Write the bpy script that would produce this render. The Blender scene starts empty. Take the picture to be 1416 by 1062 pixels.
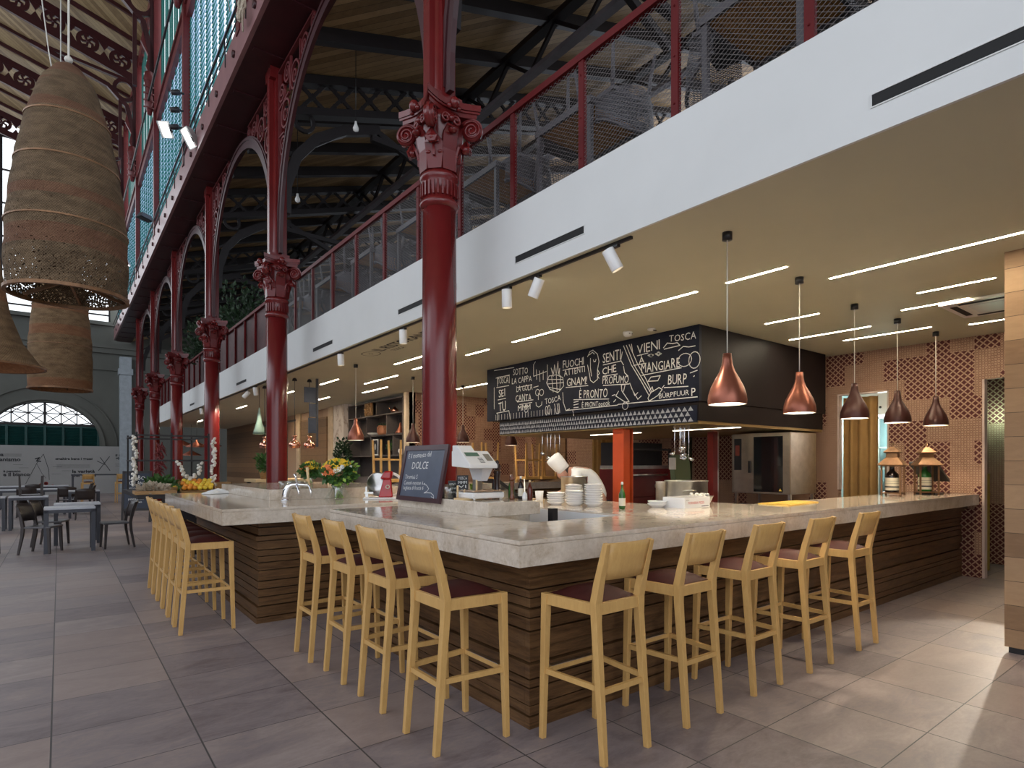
import bpy, bmesh, math, random
from mathutils import Vector, Matrix
PI = math.pi
R = random.Random(7)
scene = bpy.context.scene
COL = scene.collection

# ------------------------------------------------------------------ helpers
def V(*a): return Vector(a)

class MB:
    """collects simple shapes and links them as ONE mesh object"""
    def __init__(s): s.v = []; s.f = []; s.sm = []
    def add(s, vs, fs, smooth=False):
        b = len(s.v)
        s.v += [tuple(p) for p in vs]
        for f in fs:
            s.f.append([i + b for i in f]); s.sm.append(smooth)
        return s
    def box(s, x0, y0, z0, x1, y1, z1):
        if x0 > x1: x0, x1 = x1, x0
        if y0 > y1: y0, y1 = y1, y0
        if z0 > z1: z0, z1 = z1, z0
        vs = [(x0,y0,z0),(x1,y0,z0),(x1,y1,z0),(x0,y1,z0),(x0,y0,z1),(x1,y0,z1),(x1,y1,z1),(x0,y1,z1)]
        return s.add(vs, [(0,3,2,1),(4,5,6,7),(0,1,5,4),(1,2,6,5),(2,3,7,6),(3,0,4,7)])
    def cbox(s, c, sx, sy, sz, M=None):
        vs = []
        for dz in (-.5,.5):
            for dx, dy in ((-.5,-.5),(.5,-.5),(.5,.5),(-.5,.5)):
                p = Vector((dx*sx, dy*sy, dz*sz))
                if M is not None: p = M @ p
                vs.append(Vector(c) + p)
        return s.add(vs, [(0,3,2,1),(4,5,6,7),(0,1,5,4),(1,2,6,5),(2,3,7,6),(3,0,4,7)])
    def bar(s, p0, p1, w, h, up=(0,0,1), w1=None, h1=None):
        p0 = Vector(p0); p1 = Vector(p1); d = (p1-p0).normalized(); up = Vector(up)
        if abs(d.dot(up)) > .98: up = Vector((0,1,0)) if abs(d.y) < .9 else Vector((1,0,0))
        a = d.cross(up).normalized(); b = a.cross(d).normalized()
        w1 = w if w1 is None else w1; h1 = h if h1 is None else h1
        vs = []
        for p, ww, hh in ((p0,w,h),(p1,w1,h1)):
            for i, j in ((-1,-1),(1,-1),(1,1),(-1,1)):
                vs.append(p + a*(i*ww/2) + b*(j*hh/2))
        return s.add(vs, [(0,1,2,3),(7,6,5,4),(0,4,5,1),(1,5,6,2),(2,6,7,3),(3,7,4,0)])
    def path(s, pts, w, h, up=(0,0,1), closed=False):
        """rectangular section swept along points"""
        pts = [Vector(p) for p in pts]; n = len(pts); rings = []; up = Vector(up)
        for i, p in enumerate(pts):
            if closed: d = pts[(i+1) % n]-pts[i-1]
            else: d = pts[min(i+1,n-1)]-pts[max(i-1,0)]
            d.normalize()
            a = d.cross(up)
            if a.length < 1e-4: a = d.cross(Vector((1,0,0)))
            a.normalize(); b = a.cross(d).normalized()
            ww = w[i] if isinstance(w, (list,tuple)) else w
            hh = h[i] if isinstance(h, (list,tuple)) else h
            rings.append([p+a*(q*ww/2)+b*(r*hh/2) for q, r in ((-1,-1),(1,-1),(1,1),(-1,1))])
        vs = [q for r in rings for q in r]; fs = []
        for i in range(n if closed else n-1):
            o = 4*i; o2 = 4*((i+1) % n)
            for k in range(4): fs.append((o+k, o2+k, o2+(k+1)%4, o+(k+1)%4))
        if not closed: fs += [(0,1,2,3), (4*n-1,4*n-2,4*n-3,4*n-4)]
        return s.add(vs, fs)
    def tube(s, pts, r, n=8, closed=False, cap=True):
        pts = [Vector(p) for p in pts]; m = len(pts); vs = []; fs = []
        prev = None
        for i, p in enumerate(pts):
            if closed: d = pts[(i+1) % m]-pts[i-1]
            else: d = pts[min(i+1,m-1)]-pts[max(i-1,0)]
            if d.length < 1e-9: d = Vector((0,0,1))
            d.normalize()
            if prev is None:
                a = d.cross(Vector((0,0,1)))
                if a.length < 1e-3: a = d.cross(Vector((1,0,0)))
            else: a = prev - d*prev.dot(d)
            if a.length < 1e-6: a = d.orthogonal()
            a.normalize(); prev = a; b = d.cross(a)
            rr = r[i] if isinstance(r, (list,tuple)) else r
            for k in range(n):
                t = 2*PI*k/n; vs.append(p + a*(math.cos(t)*rr) + b*(math.sin(t)*rr))
        for i in range(m if closed else m-1):
            o = i*n; o2 = ((i+1) % m)*n
            for k in range(n): fs.append((o+k, o+(k+1)%n, o2+(k+1)%n, o2+k))
        if cap and not closed:
            fs.append(tuple(range(n-1,-1,-1))); fs.append(tuple((m-1)*n+k for k in range(n)))
        return s.add(vs, fs, True)
    def lathe(s, prof, c=(0,0,0), n=24, cap0=True, cap1=True, M=None, smooth=True):
        vs = []; fs = []; m = len(prof); c = Vector(c)
        for r, z in prof:
            for k in range(n):
                t = 2*PI*k/n; p = Vector((r*math.cos(t), r*math.sin(t), z))
                if M is not None: p = M @ p
                vs.append(c+p)
        for i in range(m-1):
            for k in range(n):
                fs.append((i*n+k, i*n+(k+1)%n, (i+1)*n+(k+1)%n, (i+1)*n+k))
        if cap0: fs.append(tuple(range(n-1,-1,-1)))
        if cap1: fs.append(tuple((m-1)*n+k for k in range(n)))
        return s.add(vs, fs, smooth)
    def ball(s, c, r, n=10, m=7, sc=(1,1,1), M=None):
        vs = []; fs = []; c = Vector(c)
        for i in range(1, m):
            t = PI*i/m
            for k in range(n):
                q = 2*PI*k/n
                p = Vector((sc[0]*r*math.sin(t)*math.cos(q), sc[1]*r*math.sin(t)*math.sin(q), sc[2]*r*math.cos(t)))
                vs.append(c + (M @ p if M is not None else p))
        top = len(vs)
        for z in (1,-1):
            p = Vector((0,0,z*r*sc[2])); vs.append(c + (M @ p if M is not None else p))
        for i in range(m-2):
            for k in range(n): fs.append((i*n+k, (i+1)*n+k, (i+1)*n+(k+1)%n, i*n+(k+1)%n))
        for k in range(n):
            fs.append((top, k, (k+1)%n)); o = (m-2)*n; fs.append((top+1, o+(k+1)%n, o+k))
        return s.add(vs, fs, True)
    def prism(s, poly, axis, a, b):
        """poly: 2D points; axis 'x','y','z' = extrusion axis (coords are the other two in xyz order)"""
        n = len(poly)
        def P(p, t):
            return {'x':(t,p[0],p[1]), 'y':(p[0],t,p[1]), 'z':(p[0],p[1],t)}[axis]
        vs = [P(p,a) for p in poly]+[P(p,b) for p in poly]
        fs = [tuple(range(n)), tuple(range(2*n-1,n-1,-1))]
        for i in range(n): fs.append((i, n+i, n+(i+1)%n, (i+1)%n))
        return s.add(vs, fs)
    def quad(s, a, b, c, d): return s.add([a,b,c,d], [(0,1,2,3)])
    def xform(s, M):
        s.v = [tuple(M @ Vector(p)) for p in s.v]; return s
    def build(s, name, mat, parent=None, world=False, bevel=0, **kw):
        me = bpy.data.meshes.new(name)
        vs = s.v
        if world and parent is not None:
            l = Vector(parent.location); q = parent.parent
            while q is not None: l = l+q.location; q = q.parent
            vs = [(p[0]-l[0], p[1]-l[1], p[2]-l[2]) for p in vs]
        me.from_pydata(vs, [], s.f)
        for p, q in zip(me.polygons, s.sm): p.use_smooth = q
        bm = bmesh.new(); bm.from_mesh(me); bmesh.ops.recalc_face_normals(bm, faces=bm.faces)
        bm.to_mesh(me); bm.free()
        me.materials.append(mat)
        o = bpy.data.objects.new(name, me); COL.objects.link(o)
        if parent is not None: o.parent = parent
        if bevel:
            b = o.modifiers.new('bevel', 'BEVEL'); b.width = bevel; b.segments = 2; b.limit_method = 'ANGLE'
        for k, v in kw.items(): o[k] = v
        return o

def tag(o, label=None, cat=None, group=None, kind=None):
    if label: o['label'] = label
    if cat: o['category'] = cat
    if group: o['group'] = group
    if kind: o['kind'] = kind
    return o
def thing(name, label, cat, loc=(0,0,0), rz=0, group=None):
    o = bpy.data.objects.new(name, None); COL.objects.link(o)
    o.empty_display_size = .1; o.location = loc; o.rotation_euler = (0,0,rz)
    return tag(o, label, cat, group)
def struct(o): o['kind'] = 'structure'; return o
KIDS = {}
def kids(o): return [c for c in bpy.data.objects if c.parent == o]
def dup(root, loc, rz=0, label=None, rx=None, scale=None):
    r = root.copy(); COL.objects.link(r); r.location = loc
    r.rotation_euler = (rx if rx is not None else root.rotation_euler[0], root.rotation_euler[1], rz)
    if scale: r.scale = (scale,)*3 if not hasattr(scale, '__len__') else scale
    if label: r['label'] = label
    for ch in kids(root):
        c = ch.copy(); COL.objects.link(c); c.parent = r
        for g in kids(ch):
            d = g.copy(); COL.objects.link(d); d.parent = c
    return r
def arc(c, r, a0, a1, n, plane='xz', ry=None):
    out = []; ry = r if ry is None else ry
    for i in range(n+1):
        t = math.radians(a0+(a1-a0)*i/n); p, q = r*math.cos(t), ry*math.sin(t)
        out.append({'xz':(c[0]+p,c[1],c[2]+q),'yz':(c[0],c[1]+p,c[2]+q),'xy':(c[0]+p,c[1]+q,c[2])}[plane])
    return out

# ------------------------------------------------------------------ text and chalk strokes as flat meshes
TXT = {}
def text_geo(s, shear=0, bold=0):
    """returns verts (x,y), faces of a text with cap height ~1 starting at x=0"""
    key = (s, shear, bold)
    if key in TXT: return TXT[key]
    cu = bpy.data.curves.new('t', 'FONT'); cu.body = s; cu.size = 1.4; cu.shear = shear; cu.offset = bold; cu.resolution_u = 2
    ob = bpy.data.objects.new('t', cu); COL.objects.link(ob)
    dg = bpy.context.evaluated_depsgraph_get(); dg.update()
    me = bpy.data.meshes.new_from_object(ob.evaluated_get(dg))
    vs = [(v.co.x, v.co.y) for v in me.vertices]; fs = [tuple(p.vertices) for p in me.polygons]
    bpy.data.objects.remove(ob); bpy.data.curves.remove(cu); bpy.data.meshes.remove(me)
    TXT[key] = (vs, fs); return TXT[key]
class Ink:
    """flat lettering and strokes on a plane: origin o, right axis, up axis, in metres"""
    def __init__(s, o, right, up, lift=.0015):
        s.o = Vector(o); s.r = Vector(right).normalized(); s.u = Vector(up).normalized()
        s.n = s.r.cross(s.u); s.lift = lift; s.m = MB()
    def P(s, x, y): return s.o + s.r*x + s.u*y + s.n*s.lift
    def text(s, t, x, y, h, w=None, ang=0, bold=0, shear=0, align='l'):
        vs, fs = text_geo(t, shear, bold)
        if not vs: return
        x0 = min(p[0] for p in vs); x1 = max(p[0] for p in vs)
        sx = h if w is None else w/max(1e-6, x1-x0)
        off = 0
        if align == 'c': off = -(x1-x0)*sx/2
        if align == 'r': off = -(x1-x0)*sx
        c, q = math.cos(ang), math.sin(ang); out = []
        for a, b in vs:
            a = (a-x0)*sx+off; b = b*h
            out.append(s.P(x+a*c-b*q, y+a*q+b*c))
        s.m.add(out, fs)
    def hand(s, t, x, y, h, w, ang=0, jit=.12, seed=1):
        """letter by letter with a wobble: hand lettering"""
        rr = random.Random(seed+len(t)*17); ws = []
        for ch in t:
            if ch == ' ': ws.append(.45); continue
            vs, _ = text_geo(ch); ws.append(max(p[0] for p in vs)-min(p[0] for p in vs)+.14)
        k = w/sum(ws); cx = 0
        for ch, cw in zip(t, ws):
            if ch != ' ':
                hh = h*(1+rr.uniform(-jit, jit)); a = ang+rr.uniform(-jit, jit)*.6; dy = rr.uniform(-jit,jit)*h*.4
                s.text(ch, x+cx*k*math.cos(ang), y+cx*k*math.sin(ang)+dy, hh, w=(cw-.14)*k, ang=a)
            cx += cw
    def line(s, pts, w=.006):
        for (a, b), (c, d) in zip(pts[:-1], pts[1:]):
            L = math.hypot(c-a, d-b)
            if L < 1e-6: continue
            nx, ny = -(d-b)/L*w/2, (c-a)/L*w/2; ex, ey = (c-a)/L*w*.3, (d-b)/L*w*.3
            s.m.quad(s.P(a+nx-ex,b+ny-ey), s.P(a-nx-ex,b-ny-ey), s.P(c-nx+ex,d-ny+ey), s.P(c+nx+ex,d+ny+ey))
    def ring(s, x, y, rx, ry, w=.006, a0=0, a1=360, n=18, rot=0):
        pts = []
        for i in range(n+1):
            t = math.radians(a0+(a1-a0)*i/n); a, b = rx*math.cos(t), ry*math.sin(t)
            pts.append((x+a*math.cos(rot)-b*math.sin(rot), y+a*math.sin(rot)+b*math.cos(rot)))
        s.line(pts, w)
    def rect(s, x0, y0, x1, y1): s.m.quad(s.P(x0,y0), s.P(x1,y0), s.P(x1,y1), s.P(x0,y1))
    def build(s, name, mat, parent, **kw): return s.m.build(name, mat, parent, world=True, **kw)

# ------------------------------------------------------------------ materials
def newmat(name):
    m = bpy.data.materials.new(name); m.use_nodes = True
    nt = m.node_tree; b = nt.nodes['Principled BSDF']; return m, nt, b
def N(nt, t, **kw):
    n = nt.nodes.new(t)
    for k, v in kw.items(): setattr(n, k, v)
    return n
def math_n(nt, op, a, b=None, c=None):
    n = N(nt, 'ShaderNodeMath', operation=op)
    for i, x in enumerate((a, b, c)):
        if x is None: continue
        if hasattr(x, 'links') or isinstance(x, bpy.types.NodeSocket): nt.links.new(x, n.inputs[i])
        else: n.inputs[i].default_value = x
    return n.outputs[0]
def mixc(nt, f, a, b, blend='MIX'):
    n = N(nt, 'ShaderNodeMix', data_type='RGBA', blend_type=blend)
    for k, x in ((0, f), (6, a), (7, b)):
        if isinstance(x, bpy.types.NodeSocket): nt.links.new(x, n.inputs[k])
        elif k == 0: n.inputs[0].default_value = x
        else: n.inputs[k].default_value = (*x, 1) if len(x) == 3 else x
    return n.outputs[2]
def coords(nt, scale=(1,1,1), rot=(0,0,0), loc=(0,0,0), kind='Object'):
    t = N(nt, 'ShaderNodeTexCoord'); mp = N(nt, 'ShaderNodeMapping')
    mp.inputs['Scale'].default_value = scale; mp.inputs['Rotation'].default_value = rot; mp.inputs['Location'].default_value = loc
    nt.links.new(t.outputs[kind], mp.inputs[0]); return mp.outputs[0]
def noise(nt, vec, scale, detail=4, rough=.6, dist=0):
    n = N(nt, 'ShaderNodeTexNoise'); n.inputs['Scale'].default_value = scale; n.inputs['Detail'].default_value = detail
    n.inputs['Roughness'].default_value = rough; n.inputs['Distortion'].default_value = dist
    nt.links.new(vec, n.inputs['Vector']); return n.outputs[0]
def ramp(nt, fac, stops):
    r = N(nt, 'ShaderNodeValToRGB'); e = r.color_ramp.elements
    while len(e) < len(stops): e.new(.5)
    for x, (p, c) in zip(e, stops): x.position = p; x.color = (*c, 1) if len(c) == 3 else c
    nt.links.new(fac, r.inputs[0]); return r.outputs[0]
def bump(nt, b, h, strength=.2, dist=.01):
    n = N(nt, 'ShaderNodeBump'); n.inputs['Strength'].default_value = strength; n.inputs['Distance'].default_value = dist
    nt.links.new(h, n.inputs['Height']); nt.links.new(n.outputs[0], b.inputs['Normal'])
def plain(name, c, rough=.5, metal=0, var=.12, scale=6, spec=.5, bmp=0, emit=None, es=0, coat=0):
    m, nt, b = newmat(name)
    vec = coords(nt); f = noise(nt, vec, scale)
    lo = tuple(x*(1-var) for x in c); hi = tuple(min(1, x*(1+var)) for x in c)
    nt.links.new(ramp(nt, f, [(.3, lo), (.7, hi)]), b.inputs['Base Color'])
    b.inputs['Roughness'].default_value = rough; b.inputs['Metallic'].default_value = metal
    b.inputs['Specular IOR Level'].default_value = spec
    b.inputs['Coat Weight'].default_value = coat
    if bmp: bump(nt, b, noise(nt, vec, scale*6), bmp, .004)
    if emit: b.inputs['Emission Color'].default_value = (*emit, 1); b.inputs['Emission Strength'].default_value = es
    return m
def wood(name, dark, light, stretch=(1,1,12), scale=3, rough=.45, spec=.35, coat=0):
    m, nt, b = newmat(name)
    vec = coords(nt, scale=stretch); f = noise(nt, vec, scale, 5, .65, .6)
    g = noise(nt, vec, scale*7, 3, .7)
    fac = math_n(nt, 'ADD', math_n(nt, 'MULTIPLY', f, .7), math_n(nt, 'MULTIPLY', g, .3))
    nt.links.new(ramp(nt, fac, [(.34, dark), (.66, light)]), b.inputs['Base Color'])
    b.inputs['Roughness'].default_value = rough; b.inputs['Specular IOR Level'].default_value = spec
    b.inputs['Coat Weight'].default_value = coat
    bump(nt, b, g, .12, .003)
    return m
def emat(name, c, s):
    m = bpy.data.materials.new(name); m.use_nodes = True; nt = m.node_tree; nt.nodes.clear()
    e = N(nt, 'ShaderNodeEmission'); e.inputs[0].default_value = (*c, 1); e.inputs[1].default_value = s
    o = N(nt, 'ShaderNodeOutputMaterial'); nt.links.new(e.outputs[0], o.inputs[0]); return m
def glassy(name, c=(1,1,1), alpha=.2, rough=.03, tint=None):
    """thin glass: mostly clear with a reflection"""
    m = bpy.data.materials.new(name); m.use_nodes = True; nt = m.node_tree; nt.nodes.clear()
    t = N(nt, 'ShaderNodeBsdfTransparent'); t.inputs[0].default_value = (*(tint or c), 1)
    g = N(nt, 'ShaderNodeBsdfGlossy'); g.inputs[0].default_value = (*c, 1); g.inputs[1].default_value = rough
    x = N(nt, 'ShaderNodeMixShader'); x.inputs[0].default_value = alpha
    o = N(nt, 'ShaderNodeOutputMaterial')
    nt.links.new(t.outputs[0], x.inputs[1]); nt.links.new(g.outputs[0], x.inputs[2]); nt.links.new(x.outputs[0], o.inputs[0]); return m

def floor_mat():
    m, nt, b = newmat('floor_tiles')
    t = N(nt, 'ShaderNodeTexCoord'); sx = N(nt, 'ShaderNodeSeparateXYZ'); nt.links.new(t.outputs['Object'], sx.inputs[0])
    u = math_n(nt, 'DIVIDE', math_n(nt, 'ADD', sx.outputs[0], .035), .645)
    v = math_n(nt, 'DIVIDE', math_n(nt, 'SUBTRACT', sx.outputs[1], 2.355), .584)
    def edge(x, k):
        f = math_n(nt, 'FRACT', x); return math_n(nt, 'MULTIPLY', math_n(nt, 'MINIMUM', f, math_n(nt, 'SUBTRACT', 1, f)), k)
    gu = math_n(nt, 'LESS_THAN', edge(u, .645), .0042); gv = math_n(nt, 'LESS_THAN', edge(v, .584), .003)
    gr = math_n(nt, 'MAXIMUM', gu, gv)
    cm = N(nt, 'ShaderNodeCombineXYZ'); nt.links.new(math_n(nt, 'FLOOR', u), cm.inputs[0]); nt.links.new(math_n(nt, 'FLOOR', v), cm.inputs[1])
    wn = N(nt, 'ShaderNodeTexWhiteNoise', noise_dimensions='3D'); nt.links.new(cm.outputs[0], wn.inputs[0])
    vec = coords(nt, scale=(1,2.2,1)); n1 = noise(nt, vec, 2.1, 7, .68, .9); n2 = noise(nt, vec, 22, 4, .7)
    fac = math_n(nt, 'ADD', math_n(nt, 'ADD', math_n(nt, 'MULTIPLY', n1, .62), math_n(nt, 'MULTIPLY', n2, .18)), math_n(nt, 'MULTIPLY', wn.outputs[0], .22))
    c = ramp(nt, fac, [(.30, (.155,.122,.126)), (.48, (.260,.214,.213)), (.52, (.285,.230,.218)), (.70, (.400,.330,.308))])
    hue = mixc(nt, math_n(nt, 'MULTIPLY', math_n(nt, 'GREATER_THAN', wn.outputs[0], .72), .35), c, (.275,.195,.165))
    c = mixc(nt, gr, hue, (.075,.068,.068))
    nt.links.new(c, b.inputs['Base Color'])
    nt.links.new(math_n(nt, 'ADD', math_n(nt, 'MULTIPLY', n1, .25), .33), b.inputs['Roughness'])
    b.inputs['Specular IOR Level'].default_value = .45
    h = math_n(nt, 'SUBTRACT', math_n(nt, 'MULTIPLY', n2, .12), gr); bump(nt, b, h, .35, .004)
    return m
def lattice_mat(name, ax):
    """terracotta screen tiles: pink lattice over dark red holes in random blocks, fine fretwork in the others"""
    m, nt, b = newmat(name)
    t = N(nt, 'ShaderNodeTexCoord'); sx = N(nt, 'ShaderNodeSeparateXYZ'); nt.links.new(t.outputs['Object'], sx.inputs[0])
    u = sx.outputs[ax]; z = sx.outputs[2]
    BU, BZ = .27, .30
    cm = N(nt, 'ShaderNodeCombineXYZ')
    nt.links.new(math_n(nt, 'FLOOR', math_n(nt, 'DIVIDE', u, BU)), cm.inputs[0]); nt.links.new(math_n(nt, 'FLOOR', math_n(nt, 'DIVIDE', z, BZ)), cm.inputs[1])
    wn = N(nt, 'ShaderNodeTexWhiteNoise', noise_dimensions='3D'); nt.links.new(cm.outputs[0], wn.inputs[0])
    opn = math_n(nt, 'GREATER_THAN', wn.outputs[0], .55)
    def cell(k):
        a = math_n(nt, 'MULTIPLY', math_n(nt, 'ADD', u, z), k); c = math_n(nt, 'MULTIPLY', math_n(nt, 'SUBTRACT', u, z), k)
        fa = math_n(nt, 'ABSOLUTE', math_n(nt, 'SUBTRACT', math_n(nt, 'FRACT', a), .5))
        fc = math_n(nt, 'ABSOLUTE', math_n(nt, 'SUBTRACT', math_n(nt, 'FRACT', c), .5))
        return fa, fc
    sa = math_n(nt, 'SUBTRACT', math_n(nt, 'FRACT', math_n(nt, 'MULTIPLY', math_n(nt, 'ADD', u, z), 1/.082)), .5)
    s2 = math_n(nt, 'SUBTRACT', math_n(nt, 'FRACT', math_n(nt, 'MULTIPLY', math_n(nt, 'SUBTRACT', u, z), 1/.082)), .5)
    pw = math_n(nt, 'ADD', math_n(nt, 'POWER', math_n(nt, 'ABSOLUTE', math_n(nt, 'ADD', sa, s2)), .82), math_n(nt, 'POWER', math_n(nt, 'ABSOLUTE', math_n(nt, 'SUBTRACT', sa, s2)), .82))
    hole = math_n(nt, 'LESS_THAN', pw, .86)
    ga, gc = cell(1/.064)
    rr = math_n(nt, 'SQRT', math_n(nt, 'ADD', math_n(nt, 'POWER', ga, 2), math_n(nt, 'POWER', gc, 2)))
    fine = math_n(nt, 'LESS_THAN', math_n(nt, 'ABSOLUTE', math_n(nt, 'SUBTRACT', rr, .36)), .085)
    vec = coords(nt); nz = noise(nt, vec, 14, 4)
    pink = ramp(nt, nz, [(.3, (.37,.215,.14)), (.7, (.48,.30,.205))])
    fcol = mixc(nt, math_n(nt, 'MULTIPLY', fine, .9), pink, (.17,.080,.052))
    ocol = mixc(nt, hole, pink, (.085,.010,.008))
    # thin joints between blocks
    nt.links.new(mixc(nt, opn, fcol, ocol), b.inputs['Base Color'])
    b.inputs['Roughness'].default_value = .7
    hh = math_n(nt, 'SUBTRACT', 1, math_n(nt, 'MAXIMUM', math_n(nt, 'MULTIPLY', opn, hole), math_n(nt, 'MULTIPLY', math_n(nt, 'SUBTRACT', 1, opn), math_n(nt, 'MULTIPLY', fine, .3))))
    bump(nt, b, hh, .5, .012)
    return m
def planks_mat(name, c0, c1, pw, direction, gap=.06, rough=.6):
    """boards of width pw, running across `direction` (a vector in object space)"""
    m, nt, b = newmat(name)
    t = N(nt, 'ShaderNodeTexCoord'); d = N(nt, 'ShaderNodeVectorMath', operation='DOT_PRODUCT')
    d.inputs[1].default_value = direction; nt.links.new(t.outputs['Object'], d.inputs[0])
    k = math_n(nt, 'DIVIDE', d.outputs['Value'], pw); fl = math_n(nt, 'FLOOR', k); fr = math_n(nt, 'FRACT', k)
    wn = N(nt, 'ShaderNodeTexWhiteNoise', noise_dimensions='1D'); nt.links.new(fl, wn.inputs['W'])
    vec = coords(nt, scale=(2,2,8)); n = noise(nt, vec, 3, 5, .65, .5)
    f = math_n(nt, 'ADD', math_n(nt, 'MULTIPLY', wn.outputs[0], .55), math_n(nt, 'MULTIPLY', n, .45))
    c = ramp(nt, f, [(.2, c0), (.8, c1)])
    g = math_n(nt, 'LESS_THAN', fr, gap)
    nt.links.new(mixc(nt, g, c, tuple(x*.25 for x in c0)), b.inputs['Base Color'])
    b.inputs['Roughness'].default_value = rough
    bump(nt, b, math_n(nt, 'SUBTRACT', 1, g), .4, .01)
    return m
def marble_mat():
    m, nt, b = newmat('beige_marble')
    vec = coords(nt); a = noise(nt, vec, 5, 8, .68, .8); c = noise(nt, vec, 38, 4, .7)
    f = math_n(nt, 'ADD', math_n(nt, 'MULTIPLY', a, .6), math_n(nt, 'MULTIPLY', c, .4))
    col = ramp(nt, f, [(.32, (.44,.35,.26)), (.48, (.62,.535,.44)), (.58, (.70,.615,.52)), (.72, (.79,.72,.63))])
    nt.links.new(col, b.inputs['Base Color']); b.inputs['Roughness'].default_value = .09
    b.inputs['Specular IOR Level'].default_value = .6
    return m
def vein_mat():
    m, nt, b = newmat('veined_marble')
    vec = coords(nt, scale=(1,1,.5)); a = noise(nt, vec, 1.4, 6, .6, 2.5)
    l = math_n(nt, 'ABSOLUTE', math_n(nt, 'SUBTRACT', a, .5))
    nt.links.new(ramp(nt, l, [(0, (.38,.27,.2)), (.02, (.55,.46,.4)), (.06, (.7,.62,.56))]), b.inputs['Base Color'])
    b.inputs['Roughness'].default_value = .3; return m
def wicker_mat(name, c0, c1, band, hole=.0):
    m, nt, b = newmat(name)
    t = N(nt, 'ShaderNodeTexCoord'); s = N(nt, 'ShaderNodeSeparateXYZ'); nt.links.new(t.outputs['Object'], s.inputs[0])
    ang = math_n(nt, 'ARCTAN2', s.outputs[1], s.outputs[0])
    w1 = math_n(nt, 'SINE', math_n(nt, 'MULTIPLY', ang, 140)); w2 = math_n(nt, 'SINE', math_n(nt, 'MULTIPLY', s.outputs[2], 260))
    wv = math_n(nt, 'MULTIPLY', w1, w2)
    vec = coords(nt, scale=(1,1,3)); n = noise(nt, vec, 5, 5, .7); bd = noise(nt, coords(nt, scale=(.02,.02,1)), 3.2, 2, .5)
    f = math_n(nt, 'ADD', math_n(nt, 'MULTIPLY', wv, .16), n)
    base = ramp(nt, f, [(.3, c0), (.72, c1)])
    c = mixc(nt, math_n(nt, 'MULTIPLY', math_n(nt, 'GREATER_THAN', bd, .56), .45), base, band)
    nt.links.new(c, b.inputs['Base Color']); b.inputs['Roughness'].default_value = .85
    b.inputs['Specular IOR Level'].default_value = .15
    b.inputs['Transmission Weight'].default_value = 0
    bump(nt, b, wv, .5, .006)
    if hole:
        hn = noise(nt, coords(nt, scale=(1,1,1)), 60, 2, .5)
        hz = N(nt, 'ShaderNodeMapRange'); hz.inputs[1].default_value = hole[0]; hz.inputs[2].default_value = hole[1]; hz.inputs[3].default_value = .57; hz.inputs[4].default_value = .8
        nt.links.new(s.outputs[2], hz.inputs[0])
        al = math_n(nt, 'SUBTRACT', 1, math_n(nt, 'GREATER_THAN', hn, hz.outputs[0])); nt.links.new(al, b.inputs['Alpha'])
    return m
def net_mat(name, c, k=34, w=.10):
    """wire netting: rhombic wires with clear gaps between"""
    m, nt, b = newmat(name)
    t = N(nt, 'ShaderNodeTexCoord'); s = N(nt, 'ShaderNodeSeparateXYZ'); nt.links.new(t.outputs['Object'], s.inputs[0])
    u = math_n(nt, 'MULTIPLY', s.outputs[1], .6); z = s.outputs[2]
    def g(x):
        return math_n(nt, 'LESS_THAN', math_n(nt, 'FRACT', math_n(nt, 'MULTIPLY', x, k)), w)
    al = math_n(nt, 'MAXIMUM', g(math_n(nt, 'ADD', u, z)), g(math_n(nt, 'SUBTRACT', u, z)))
    nt.links.new(al, b.inputs['Alpha']); b.inputs['Base Color'].default_value = (*c, 1); b.inputs['Roughness'].default_value = .5
    return m

def blade_mat():
    m = bpy.data.materials.new('pale_louvre_glass'); m.use_nodes = True; nt = m.node_tree; nt.nodes.clear()
    d = N(nt, 'ShaderNodeBsdfDiffuse'); d.inputs[0].default_value = (.66,.76,.86,1); t = N(nt, 'ShaderNodeBsdfTranslucent'); t.inputs[0].default_value = (.70,.80,.92,1)
    x = N(nt, 'ShaderNodeMixShader'); x.inputs[0].default_value = .55; o = N(nt, 'ShaderNodeOutputMaterial')
    nt.links.new(d.outputs[0], x.inputs[1]); nt.links.new(t.outputs[0], x.inputs[2]); nt.links.new(x.outputs[0], o.inputs[0]); return m
M = {}
M['floor'] = floor_mat()
M['marble'] = marble_mat(); M['vein'] = vein_mat()
M['slat'] = wood('dark_stained_wood', (.055,.024,.009), (.19,.098,.040), (1.2,1.2,14), 2.2, .42)
M['oak'] = wood('pale_oak', (.55,.315,.105), (.65,.395,.14), (6,6,1.2), 4, .38)
M['pier'] = planks_mat('oak_boards', (.19,.105,.050), (.36,.225,.12), .19, (0,.0,1), .02)
M['panel'] = planks_mat('brown_wall_boards', (.14,.075,.035), (.26,.15,.075), .22, (0,0,1), .03)
M['panel_v'] = planks_mat('tan_wall_boards', (.40,.26,.16), (.48,.32,.20), .9, (0,1,0), .008)
M['leather'] = plain('maroon_leather', (.062,.013,.011), .6, 0, .15, 20, .2, .05)
M['red'] = plain('red_paint', (.135,.011,.011), .26, 0, .10, 3, .5)
M['redlight'] = plain('old_red_paint', (.12,.018,.019), .40, 0, .2, 4, .5)
M['girder'] = plain('shaded_red_iron', (.040,.006,.008), .42, 0, .2, 3, .5)  # red darkened further: shade on the girder underside put into the paint
M['iron'] = plain('blackened_iron', (.013,.009,.010), .5, 0, .2, 5)
M['railred'] = plain('rail_red_paint', (.11,.006,.007), .5, 0, .12, 5, .2)
M['strut'] = plain('grey_steel_strut', (.22,.20,.22), .45, .2, .15, 4)
M['fascia'] = plain('white_plaster', (.70,.705,.69), .75, 0, .03, 1.2, .2)
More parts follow.
